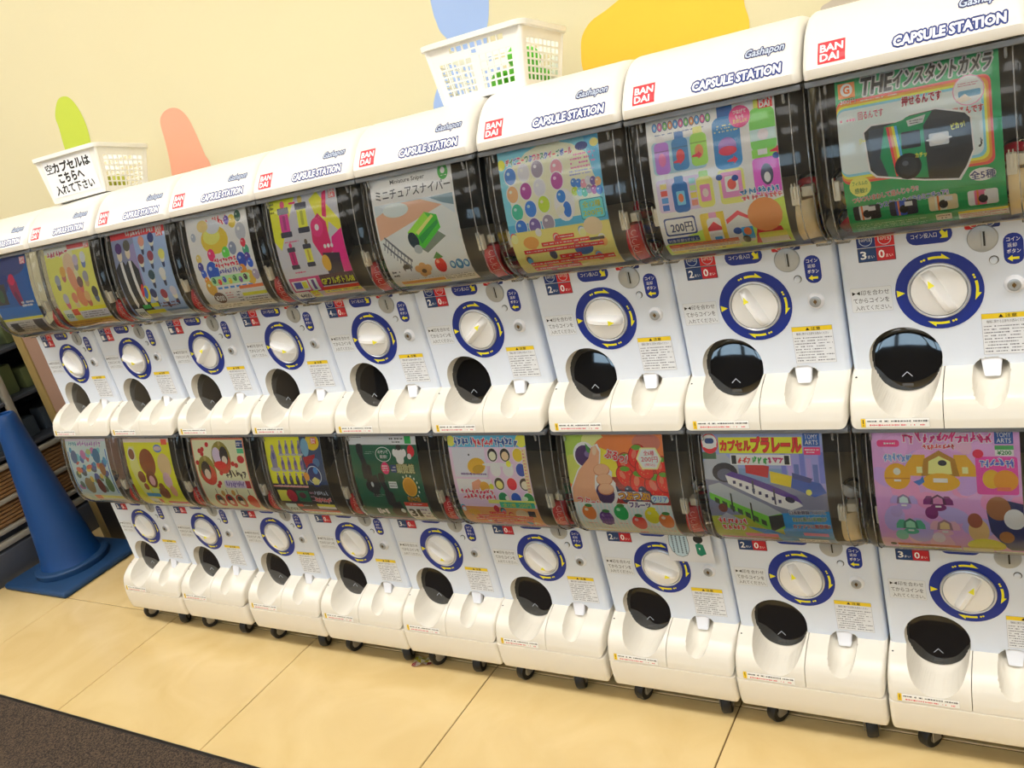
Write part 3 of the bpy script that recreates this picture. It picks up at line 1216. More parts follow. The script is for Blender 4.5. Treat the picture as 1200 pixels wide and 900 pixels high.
for row in (1, 0):
    for c in range(1, 10):
        x = (c - 9) * .3 + DX[c - 1]
        zb = FZ + row * PITCH - .209 if row else 0.0
        off = (0, 0, FZ + row * PITCH - zb)
        mc = empty('capsule_machine', (x, 0, zb))
        nm = CARDNAME[(c, row)]
        tag(mc, ('white %s capsule machine showing the %s' % ('upper' if row else 'lower', nm)), 'capsule machine',
            'upper row of capsule machines' if row else 'lower row of capsule machines')

        def part(name, key, parent=mc, loc=off, rt=(0, 0, 0), label=None):
            o = link(name, ME[key], parent, loc, rt)
            if label:
                o['label'] = label
            return o
        hs = part('housing', 'housing')
        cp = part('control_panel', 'control_panel')
        od = part('outlet_door', 'outlet_door')
        cr = part('coin_return_panel', 'coin_return_panel')
        hw = part('hopper_wall', 'hopper_wall' if c < 7 else 'hopper_wall_grey', label='inner back wall of the hopper')
        part('hopper_floor', 'hopper_floor', hw, (0, 0, 0))
        part('hopper_top', 'hopper_top', hw, (0, 0, 0))
        part('ramp', 'ramp', hw, (0, 0, 0))
        for k in (-1, 1):
            part('hopper_side', 'hopper_side%d' % k, hw, (0, 0, 0))
        part('clip', 'clip_right', hw, (0, 0, 0))
        part('clip', 'clip_left', hw, (0, 0, 0))
        red = c <= 7
        sc_ = part('side_card', 'side_red' if red else 'side_beige', mc, off, label='red side card' if red else 'beige side block')
        if red:
            part('side_card_marks', 'side_marks', sc_, (0, 0, 0))
        cv = part('hopper_cover', 'hopper_cover', label='clear bulging plastic hopper cover')
        for k in range(4):
            part('cover_rib', 'rib%d' % k, cv, (0, 0, 0))
        part('top_rail', 'top_rail', cv, (0, 0, 0))
        for k in (-1, 1):
            part('cover_pin', 'cover_pin%d' % k, cv, (0, 0, 0))
            part('cover_latch', 'cover_latch%d' % k, cv, (0, 0, 0))
        if row:
            ld = part('lid', 'lid')
            part('maker_badge', 'maker_badge', ld, (0, 0, 0), label='red square badge reading BANDAI')
            part('capsule_lettering', 'capsule_lettering', ld, (0, 0, 0), label='navy outlined lettering CAPSULE STATION')
            part('script_lettering', 'script_lettering', ld, (0, 0, 0), label='small navy script lettering')
        part('dial_ring', 'dial_ring', cp, (0, 0, 0), label='navy ring with yellow turning arrows')
        dl = part('dial', 'dial', mc, off, (0, 0, 0))
        dl.rotation_euler = (0, -math.radians(KNOB[(c, row)]), 0)
        part('dial_rim', 'dial_rim', dl, (0, 0, 0), label='silver rim')
        part('grip', 'grip', dl, (0, 0, 0))
        part('pointer', 'pointer', dl, (0, 0, 0), label='yellow pointer triangle')
        pl = part('coin_plate', 'coin_plate', mc, off, label='round grey metal coin plate')
        part('coin_slot', 'coin_slot', pl, (0, 0, 0))
        rb = part('return_button', 'return_button')
        part('button_ring', 'button_ring', rb, (0, 0, 0))
        lk = part('lock', 'lock', label='round metal key lock')
        part('lock_collar', 'lock_collar', lk, (0, 0, 0))
        part('keyhole', 'keyhole', lk, (0, 0, 0))
        part('slot_sticker', 'slot_sticker', cp, (0, 0, 0), label='navy pill sticker reading コイン投入口')
        part('return_sticker', 'return_sticker', cp, (0, 0, 0), label='navy upright sticker for the coin return')
        part('coin_marks', 'coin_marks', cp, (0, 0, 0))
        part('price_sticker', 'price' + PRICE[(c, row)], cp, (0, 0, 0), label='red and blue price sticker')
        part('instruction_sticker', 'instruction_sticker', cp, (0, 0, 0))
        part('caution_sticker', 'caution_sticker', cp, (0, 0, 0), label='caution sticker with a yellow header')
        part('warning_strip', 'warning_strip', od, (0, 0, 0))
        ol = part('outlet_lid', 'outlet_lid', label='glossy black round outlet lid')
        part('lid_rim', 'lid_rim', ol, (0, 0, 0))
        part('chevron', 'chevron', ol, (0, 0, 0))
        part('chute_flap', 'chute_flap', cr, (0, 0, 0))
        part('screw', 'screw', od, (0, 0, 0))
        if not row:
            sk = part('base_skirt', 'base_skirt')
            part('added_shade_pan', 'added_shade_pan', sk, (0, 0, 0), label='added dark plate that deepens the shade underneath')
            for sx in CASTER[c]:
                for yy in (-.030, .25):
                    w = link('caster', ME['wheel'], mc, (sx, yy, 0), (0, 0, random.uniform(.15, .6) * (1 if sx > 0 else -1)))
                    link('fork', ME['fork'], w)

# ------------------------------------------------------------------ display cards inside the hoppers
class Card:
    def __init__(s, x0, x1, z0, z1, bgc):
        s.x0, s.x1, s.zt, s.zb = x0, x1, z0, z1
        s.sx = (x1 - x0) / 100
        s.sz = (z0 - z1) / 100
        s.p = Print()
        s.p.rect(x0, z1, x1, z0, bgc)

    def X(s, x):
        return s.x0 + x * s.sx

    def Z(s, y):
        # the sheet bows outwards, so its middle shows lower than its height says
        return s.zt - (y - 4.5 * math.sin(PI * (min(100, max(0, y)) / 100) ** 1.6)) * s.sz

    def R(s, x0, y0, x1, y1, c, r=0):
        s.p.rect(s.X(x0), s.Z(y1), s.X(x1), s.Z(y0), c, r * s.sx)

    def E(s, x, y, rx, ry, c, ang=0, n=18):
        s.p.ell(s.X(x), s.Z(y), rx * s.sx, ry * s.sz, c, n, ang)

    def O(s, pts, c):
        s.p.poly([(s.X(x), s.Z(y)) for x, y in pts], c)

    def T(s, t, x0, y0, x1, y1, c, o=None, ow=.1, b=.015, ang=0, sh=0):
        s.p.text(t, s.X(x0), s.Z(y1), (x1 - x0) * s.sx, (y1 - y0) * s.sz, c, o, ow, b, ang, sh)

    def M(s, x0, y0, x1, y1, rows, c=(90, 90, 100), d=.8, hf=.5):
        s.p.micro(s.X(x0), s.Z(y1), s.X(x1), s.Z(y0), rows, c, d, hf)

    def Y(s, x0, y0, x1, y1, n, c, o=None):
        s.p.glyphs(s.X(x0), s.Z(y1), s.X(x1), s.Z(y0), n, c, o)

    def G(s, x, y, r0, r1, c, a0=0, a1=360, n=28):
        s.p.ring(s.X(x), s.Z(y), r0 * s.sx, r1 * s.sx, c, a0, a1, n)

    def caution(s, x0, y0, x1, y1, mid=(236, 232, 228)):
        h = (y1 - y0) / 3
        s.R(x0, y0, x1, y0 + h, (196, 84, 48))
        s.R(x0, y0 + h, x1, y1 - h, mid)
        s.R(x0, y1 - h, x1, y1, (240, 214, 50))
        s.M(x0 + 8, y0 + .15 * h, x1 - 8, y0 + .85 * h, 1, (90, 40, 30))
        s.M(x0 + 1, y0 + h * 1.1, x1 - 1, y1 - h * 1.1, 2, (170, 80, 90))
        s.M(x0 + 12, y1 - h * .9, x1 - 12, y1 - h * .1, 1, (90, 80, 30))

    def bandai(s, x0, y0, x1, y1):
        s.R(x0, y0, x1, y1, RED)
        m = (y0 + y1) / 2
        s.T('BAN', x0 + 1, y0 + .7, x1 - 1, m - .3, WHITE, b=.04)
        s.T('DAI', x0 + 1, m + .3, x1 - 2, y1 - .7, WHITE, b=.04)

    def done(s, label):
        zs = [z for z, y in PROF if s.zb < z < s.zt] + [.15, .195, .225, .255, .285, .315]

        def mp(x, z, h):
            y = interp(PROF, z)
            y2 = interp(PROF, z + .001)
            n = Vector((0, -.001, y2 - y)).normalized()
            return Vector((x, y + .0065, z)) + n * h
        me = s.p.build('display_card', mp, zs, eps=.00007, gain=1.35, clip=(s.x0, s.x1, s.zb, s.zt))
        # back of the sheet, half a millimetre behind the print
        bm = bmesh.new()
        bm.from_mesh(me)
        zz = sorted(set([s.zb] + [z for z in zs if s.zb < z < s.zt] + [s.zt]))
        prev = None
        for z in zz:
            a = bm.verts.new(mp(s.x0, z, -.0006))
            b = bm.verts.new(mp(s.x1, z, -.0006))
            if prev:
                bm.faces.new((prev[0], prev[1], b, a)).material_index = 1
            prev = (a, b)
        bm.to_mesh(me)
        bm.free()
        me.materials.append(M['paper'])
        return me


def bottle(K, x, y, w, h, body, cap, lab=None):
    K.R(x - w * .28, y - h * .5, x + w * .28, y - h * .3, cap, 1)
    K.R(x - w * .5, y - h * .34, x + w * .5, y + h * .5, body, w * .28)
    if lab:
        K.E(x, y + h * .12, w * .26, h * .16, lab)
        K.R(x - w * .5, y - h * .12, x + w * .5, y - h * .09, tuple(int(v * .8) for v in body))


def ball(K, x, y, r, c, hi=True, ry=None):
    K.E(x, y, r, ry or r * 1.08, c)
    if hi:
        K.E(x - r * .3, y - r * .4, r * .28, r * .22, tuple(int(v + (255 - v) * .6) for v in c), n=10)


def strawberry(K, x, y, r, ang=0, c=(222, 34, 30)):
    K.E(x, y, r * .93, r * 1.07, (150, 16, 22), ang)
    K.E(x, y, r * .84, r * .98, c, ang)
    K.E(x - r * .3, y - r * .2, r * .24, r * .4, (246, 110, 90), ang, 10)
    for k in range(7):
        a = k * 2.4
        K.E(x + math.cos(a) * r * .5, y + math.sin(a) * r * .55, .45, .6, (240, 150, 90), n=6)
    K.E(x, y - r * .8, r * .5, r * .22, (90, 150, 40))


def squares(K, x0, y0, x1, y1, nx, ny, cols, r=.42, asp=1.5):
    """small toy figures: a head blob over a body blob"""
    for j in range(ny):
        for i in range(nx):
            cx = x0 + (i + .5) * (x1 - x0) / nx
            cy = y0 + (j + .5) * (y1 - y0) / ny
            w = (x1 - x0) / nx * r * .6
            h = (y1 - y0) / ny * r * .55
            c = cols[(i * 3 + j * 5) % len(cols)]
            c2 = cols[(i * 5 + j * 3 + 2) % len(cols)]
            K.E(cx, cy + h * .9, w * .6, h * .9, c2, n=10)
            K.E(cx, cy - h * .5, w, h, c, n=12)


def u1():
    K = Card(-.113, .095, .358, .128, (22, 92, 170))
    K.E(20, 30, 26, 18, (30, 60, 130)); K.E(60, 12, 34, 12, (52, 70, 130))
    K.O([(44, 30), (58, 22), (66, 34), (70, 60), (60, 66), (50, 50)], (150, 40, 90))
    K.E(55, 30, 8, 7, (206, 40, 90)); K.E(60, 58, 5, 12, (110, 30, 80), 20)
    K.R(8, 34, 34, 62, (60, 60, 66)); K.E(20, 50, 7, 9, (60, 96, 70))
    K.R(0, 66, 100, 80, (30, 110, 190)); K.M(64, 60, 94, 68, 2, (240, 240, 240), .9, .8)
    K.bandai(84, 3, 97, 12)
    K.R(0, 80, 100, 83, (236, 220, 80)); K.R(0, 83, 100, 100, (205, 205, 205)); K.R(70, 84, 94, 100, (74, 74, 84))
    K.M(6, 85, 66, 98, 5); K.R(10, 86, 30, 97, (60, 64, 74))
    return K


def u2():
    K = Card(-.113, .098, .358, .128, (240, 218, 110))
    K.R(0, 0, 100, 8, (214, 214, 206)); K.R(52, 1, 88, 6, (222, 90, 100)); K.bandai(89, 0, 99, 8)
    K.Y(6, 5, 52, 13, 7, (200, 90, 110), (235, 235, 235))
    K.O([(38, 10), (62, 8), (70, 60), (58, 70), (40, 40)], (242, 226, 170))
    K.E(50, 24, 12, 13, (240, 190, 160)); K.E(52, 44, 8, 16, (232, 150, 120), 15); K.E(60, 66, 10, 12, (224, 140, 100))
    for x, y, c, d in ((18, 42, (150, 160, 180), (110, 116, 140)), (34, 32, (226, 170, 90), (190, 110, 110)), (66, 20, (190, 180, 200), (150, 150, 170)),
                       (82, 18, (206, 210, 220), (110, 130, 190)), (80, 42, (150, 150, 160), (180, 160, 120)), (24, 66, (180, 180, 196), (210, 110, 130)),
                       (44, 66, (224, 140, 110), (240, 200, 160)), (72, 66, (222, 180, 120), (190, 110, 90)), (90, 62, (60, 66, 80), (90, 110, 150)), (66, 48, (120, 90, 90), (214, 120, 110))):
        K.E(x, y + 7, 4.5, 6, d); K.E(x, y, 6, 6.4, c)
    K.R(40, 78, 100, 82, (240, 214, 30)); K.R(40, 82, 100, 91, (206, 206, 224)); K.M(44, 83, 96, 90, 3)
    K.R(6, 79, 24, 92, (206, 236, 226), 1); K.T('¥300', 8, 82.5, 22, 88.5, (40, 110, 100), b=.02)
    K.R(25, 79, 39, 86, (226, 80, 60)); K.R(0, 92, 100, 100, (232, 176, 60)); K.M(4, 93, 94, 99, 2, (170, 110, 40))
    return K


def u3():
    K = Card(-.118, .100, .360, .128, (150, 176, 216))
    K.R(0, 0, 100, 8, (214, 50, 66)); K.Y(28, 1, 82, 7, 11, (250, 235, 235)); K.bandai(84, 1, 96, 12)
    K.R(0, 8, 42, 100, (126, 136, 170)); K.O([(26, 20), (42, 14), (46, 70), (34, 78)], (150, 140, 190))
    for x, c, hy in ((12, (72, 40, 110), 18), (28, (84, 84, 74), 16)):
        K.O([(x - 12, 42), (x - 3, 34), (x + 5, 34), (x + 14, 46), (x + 13, 92), (x - 8, 92)], (22, 30, 42))
        K.O([(x - 2, 34), (x + 3, 34), (x + 7, 84), (x + 2, 88)], (220, 226, 232))
        K.E(x, hy + 8, 4.6, 7, (238, 204, 184)); K.E(x, hy, 6.4, 6, c)
    K.E(42, 74, 6, 10, (240, 206, 40), -20); K.E(41, 73, 3.6, 7, (50, 110, 200), -20); K.E(37, 70, 2.6, 8, (214, 50, 60), -20)
    for x, y, c in ((56, 16, (232, 150, 130)), (74, 14, (34, 50, 120)), (50, 36, (130, 60, 70)), (68, 34, (150, 60, 80)), (88, 34, (238, 214, 110)),
                    (62, 56, (34, 66, 76)), (82, 55, (226, 226, 226)), (54, 76, (24, 44, 104)), (72, 78, (150, 24, 60)), (90, 76, (200, 196, 214))):
        K.E(x, y + 9, 2.4, 4.6, (40, 52, 92)); K.E(x, y + 2.2, 4.4, 5.2, (240, 214, 200)); K.E(x, y - 1.8, 5.6, 5.4, c)
    K.R(6, 88, 22, 99, (212, 240, 230), 1); K.T('¥300', 8, 91, 20, 96.5, (20, 70, 66), b=.02)
    K.R(24, 85, 38, 89, (60, 170, 80)); K.R(40, 84, 54, 88, (240, 224, 40)); K.R(24, 91, 58, 95, (236, 220, 60)); K.R(62, 92, 98, 98, (110, 146, 204))
    K.M(58, 84, 94, 90, 2, (120, 60, 70), .9, .7)
    return K


def u4():
    K = Card(-.118, .096, .360, .128, (226, 232, 240))
    K.Y(34, 5, 68, 14, 7, (214, 40, 50), (245, 240, 235))
    K.E(44, 28, 22, 14, (222, 190, 60)); K.E(40, 24, 14, 8, (240, 216, 110)); K.E(44, 14, 12, 7, (200, 204, 214)); K.E(28, 12, 9, 6, (214, 190, 120))
    for x, y, r, c in ((76, 12, 6, (230, 190, 60)), (86, 8, 5, (40, 90, 70)), (87, 24, 8, (176, 180, 192)), (10, 22, 4, (160, 170, 190)), (68, 10, 4, (90, 70, 170)),
                       (34, 44, 6, (222, 40, 110)), (58, 44, 6, (90, 206, 80)), (70, 40, 6, (130, 140, 170)), (12, 46, 4.4, (210, 190, 110)), (12, 55, 4.6, (56, 60, 150)),
                       (14, 63, 4.4, (40, 90, 200)), (16, 70, 4, (240, 140, 50)), (30, 62, 10, (34, 84, 190)), (80, 54, 7.4, (34, 70, 180)), (90, 44, 5, (60, 160, 130)), (88, 36, 4, (222, 50, 80)),
                       (90, 52, 4.6, (80, 60, 160)), (92, 58, 4.4, (40, 90, 200)), (78, 64, 5.6, (240, 140, 50)), (18, 78, 8, (206, 160, 60)), (86, 72, 7, (206, 170, 60)), (95, 70, 5, (170, 160, 190))):
        ball(K, x, y, r, c)
    K.Y(36, 48, 72, 53.4, 8, (214, 30, 80), WHITE); K.Y(36, 53.6, 74, 59, 8, (214, 30, 80), WHITE); K.Y(40, 60, 78, 65, 9, (90, 90, 180), WHITE)
    K.R(22, 67, 84, 76, (170, 220, 160), 3)
    for k in range(7):
        ball(K, 27 + k * 8.5, 71 + (k % 2) * 2, 3, [(40, 120, 90), (222, 60, 60), (60, 90, 190), (236, 190, 60), (60, 130, 70), (120, 80, 160), (60, 60, 70)][k])
    for k in range(6):
        K.R(28 + k * 10, 78, 35 + k * 10, 80, (60, 140, 220))
    K.E(24, 88, 9.4, 6.4, (110, 84, 76)); K.T('¥300', 17, 85, 31, 91, WHITE, b=.03)
    K.M(36, 83, 50, 90, 3, (200, 110, 120)); K.M(52, 83, 60, 94, 4)
    K.R(62, 79, 100, 82, (226, 110, 60)); K.R(62, 82, 100, 86, (240, 240, 240)); K.R(62, 86, 100, 89, (240, 226, 60)); K.M(62, 90, 98, 99, 4); K.M(8, 95, 50, 99, 2)
    return K


def u5():
    K = Card(-.124, .078, .358, .130, (190, 190, 200))
    K.O([(0, 0), (40, 0), (8, 52), (0, 42)], (214, 222, 40)); K.M(1, 2, 7, 14, 3, (60, 66, 30), .9, .6)

    def fb(x, y, w, h, c, top):
        K.E(x, y - h * .5, w * .2, h * .1, top)
        K.R(x - w * .5, y - h * .42, x + w * .5, y - h * .24, (42, 46, 70), 1.2)
        K.R(x - w * .4, y - h * .24, x + w * .4, y + h * .26, c, 1)
        K.R(x - w * .12, y - h * .2, x + w * .12, y + h * .2, tuple(int(v * .8) for v in c), 1)
        K.R(x - w * .5, y + h * .26, x + w * .5, y + h * .42, (42, 46, 70), 1.2)
    fb(20, 24, 17, 36, (206, 50, 150), (226, 70, 130)); fb(47, 22, 17, 36, (214, 220, 60), (200, 180, 90))
    fb(22, 61, 12, 26, (186, 24, 110), (220, 60, 120)); fb(46, 60, 12, 27, (232, 214, 80), (90, 80, 70))
    K.M(15, 43, 36, 45.5, 1, (200, 40, 110), .95, .7); K.M(18, 74, 34, 76.5, 1, (200, 40, 110), .95, .7); K.R(30, 5, 40, 7, (214, 40, 110), 1)
    K.O([(60, 6), (72, 0), (100, 30), (100, 44), (84, 30), (78, 52), (70, 30)], (236, 214, 50))
    K.O([(58, 30), (70, 20), (80, 30), (82, 60), (66, 66), (56, 48)], (206, 20, 100)); K.E(66, 34, 9, 9, (226, 40, 120)); K.E(66, 34, 3, 3, (230, 200, 220))
    K.O([(84, 46), (100, 38), (100, 84), (92, 84), (80, 66)], (226, 26, 130)); K.O([(66, 60), (90, 62), (88, 80), (66, 80)], (44, 34, 56)); K.E(68, 70, 6, 8, (232, 170, 60))
    for k in range(3):
        K.E(72 + k * 5, 54, 2, 2, (230, 210, 226))
    K.O([(80, 2), (86, 0), (82, 26), (76, 24)], (214, 30, 100))
    K.bandai(89, 0, 98, 8)
    K.R(50, 80, 100, 90, (60, 20, 50)); K.T('GPフルボトル08', 51, 82, 98, 89, (240, 226, 60), (60, 20, 60), .12, .03)
    K.R(4, 80, 50, 94, (200, 50, 120)); K.R(6, 83, 30, 92, (226, 226, 226)); K.R(9, 84, 20, 90, (70, 80, 170)); K.R(21, 84, 28, 90, (236, 214, 60)); K.R(32, 82, 44, 93, (206, 226, 236)); K.R(36, 83, 40, 92, (90, 60, 140))
    K.R(4, 93, 24, 100, (230, 240, 250), 1); K.T('¥400', 6, 94.5, 22, 99, (20, 40, 90), b=.03); K.R(26, 93, 38, 100, (240, 232, 40)); K.M(28, 94, 37, 99, 2, (200, 60, 60))
    K.R(46, 91, 100, 94, (222, 60, 40)); K.R(46, 94, 100, 97, (240, 232, 70)); K.M(50, 94.2, 96, 96.8, 1); K.R(40, 97, 100, 100, (230, 190, 190))
    return K


def u6():
    K = Card(-.123, .084, .360, .128, (226, 234, 246))
    K.T('Miniature Sniper', 26, 5, 68, 9.5, (66, 70, 76), b=.01)
    K.T('ミニチュアスナイパー', 6, 13, 97, 21, (36, 44, 56), b=.012)
    K.E(90, 6, 6, 6.4, (60, 160, 70)); K.E(90, 5, 2.6, 2.6, (235, 240, 225)); K.M(86, 8.4, 94, 10, 1, WHITE)
    K.R(2, 25, 98, 56, (196, 208, 220))
    K.O([(2, 36), (30, 26), (60, 26), (84, 34), (70, 42), (2, 58)], (226, 170, 140)); K.E(28, 32, 16, 6, (206, 216, 226)); K.O([(70, 26), (98, 25), (98, 36), (84, 32)], (110, 140, 156))
    K.O([(2, 58), (84, 34), (98, 44), (98, 84), (2, 84)], (212, 222, 238))
    K.O([(44, 66), (56, 74), (82, 62), (70, 54)], (120, 134, 120))
    K.O([(38, 54), (62, 38), (76, 42), (78, 54), (54, 70), (42, 66)], (70, 190, 50)); K.O([(38, 54), (62, 38), (66, 44), (46, 58)], (150, 220, 60)); K.E(43, 62, 6, 7.5, (26, 48, 60), 20); K.E(46, 70, 5, 4, (160, 170, 176))
    K.O([(48, 55), (70, 41), (72, 43), (50, 58)], (214, 232, 120)); K.O([(50, 60), (76, 46), (76, 50), (52, 66)], (40, 150, 60))
    for dx, dy in ((0, 0), (-3, 5)):
        K.O([(7 + dx, 56 + dy), (8.4 + dx, 55 + dy), (35 + dx, 78 + dy), (34 + dx, 80 + dy)], (96, 104, 118))
        for k in range(9):
            K.O([(9 + dx + k * 3, 57 + dy + k * 2.5), (10 + dx + k * 3, 56.6 + dy + k * 2.5), (8 + dx + k * 3, 62 + dy + k * 2.5), (7 + dx + k * 3, 62 + dy + k * 2.5)], (96, 104, 118))
    K.E(25, 84, 5, 4, (90, 84, 80)); K.R(22, 85, 28, 92, (226, 224, 220)); K.E(24, 83, 4, 2, (60, 56, 50))
    for a, b2 in ((38, 86), (44, 84), (50, 86), (42, 90), (47, 89)):
        K.E(a, b2, 4.4, 3.4, (206, 156, 96))
    K.E(44, 88, 3, 2, (90, 60, 40)); K.E(66, 85, 6.6, 7, (210, 30, 26)); K.E(64, 82, 2, 1.6, (240, 140, 120), n=10)
    K.O([(60, 79), (66, 74), (72, 79), (66, 80)], (60, 120, 40))
    for x in (80, 88, 96):
        ball(K, x, 86, 3.4 if x != 88 else 4.4, (70, 130, 176)); K.E(x, 86, 2, 2, (190, 214, 226), n=10)
    K.M(4, 85, 14, 91, 2, (60, 64, 70), .95, .7); K.M(20, 93.2, 92, 94.6, 1, (150, 150, 160), .5)
    K.R(8, 95, 62, 97.6, (236, 150, 50)); K.R(8, 97.8, 66, 100, (246, 226, 110)); K.M(64, 94.6, 98, 97.6, 2)
    return K


BALLC = [(60, 120, 200), (226, 170, 120), (170, 60, 150), (206, 206, 214), (60, 180, 150), (50, 120, 210), (180, 206, 50), (40, 110, 200), (110, 90, 160), (150, 140, 160), (240, 150, 170), (120, 200, 220)]


def u7():
    K = Card(-.114, .094, .362, .124, (120, 196, 226))
    K.E(52, 38, 46, 34, (250, 240, 190)); K.R(12, 12, 90, 66, (250, 240, 190), 8); K.O([(0, 62), (100, 62), (100, 68), (0, 70)], (80, 170, 206))
    K.O([(86, 0), (100, 0), (100, 50), (92, 30)], (90, 176, 216)); K.E(96, 8, 4, 3, (226, 206, 120)); K.E(3, 12, 4, 4, (240, 216, 60))
    for i, ch in enumerate('ディズニーつぶつぶスクイーズボール'):
        cc = [(226, 60, 70), (60, 150, 90), (50, 110, 200), (230, 60, 120)][i % 4]
        K.T(ch, 8 + i * 3.95, 9 - i * .02, 11.4 + i * 3.95, 13.2 - i * .02, cc, WHITE, .14, .03) if ch != 'ー' else K.R(8.4 + i * 3.95, 10.6, 11.2 + i * 3.95, 11.6, cc)
    K.E(84, 9, 6, 3, (40, 60, 130)); K.M(72, 13, 96, 26, 4, (214, 110, 170), .8, .5); K.M(70, 26, 94, 31, 2, (140, 150, 210))
    pos = [(11, 22, 0), (25, 21, 3), (39, 20, 9), (58, 22, 10), (11, 37, 1), (25, 36, 2), (39, 35, 3), (57, 32, 2), (13, 52, 4), (27, 51, 5), (41, 49, 6), (14, 65, 7), (28, 65, 8), (42, 64, 9)]
    for x, y, k in pos:
        K.E(x, y, 6.6, 7, (250, 250, 244)); ball(K, x, y, 5.8, BALLC[k % len(BALLC)])
    K.E(61, 52, 10, 12.4, (226, 216, 220)); ball(K, 59, 45, 4.4, (40, 120, 206)); K.E(63, 56, 4, 6, (40, 110, 200)); K.E(56, 56, 5, 3, (240, 214, 200), 30)
    for k in range(12):
        ball(K, 73 + (k % 6) * 4.6, 36 + (k // 6) * 7 + (k % 3), 3, BALLC[(k * 5) % 12])
    K.R(75, 50, 98, 66, (50, 140, 150), 2); K.R(75.8, 50.8, 97.2, 65.2, (110, 206, 206), 2)
    K.T('全12種', 78, 52.4, 95, 57, (250, 232, 60), b=.03); K.T('200円', 77.5, 59, 95.5, 63.6, (250, 232, 60), b=.03)
    K.R(0, 68, 100, 100, (244, 206, 120))
    for k in range(46):
        ball(K, 3 + (k * 17.3) % 95, 70 + (k * 7.7) % 28, 2.6 + (k % 3) * .5, [(60, 66, 90), (226, 90, 90), (250, 226, 150), (240, 160, 90), (90, 160, 210), (250, 240, 230), (190, 60, 90)][k % 7], False)
    K.E(84, 71, 9, 7, (240, 196, 160)); K.R(72, 79, 92, 81, (40, 38, 60))
    K.E(20, 77, 8, 5, (226, 150, 70)); K.E(70, 86, 9, 5, (50, 90, 150))
    for y, x0, x1 in ((74, 46, 64), (78, 30, 78), (82, 10, 90), (88, 44, 66), (91.5, 12, 96), (95.4, 12, 60)):
        K.R(x0, y, x1, y + 3, (206, 30, 44)); K.M(x0 + 1, y + .6, x1 - 1, y + 2.4, 1, (246, 226, 226))
    return K


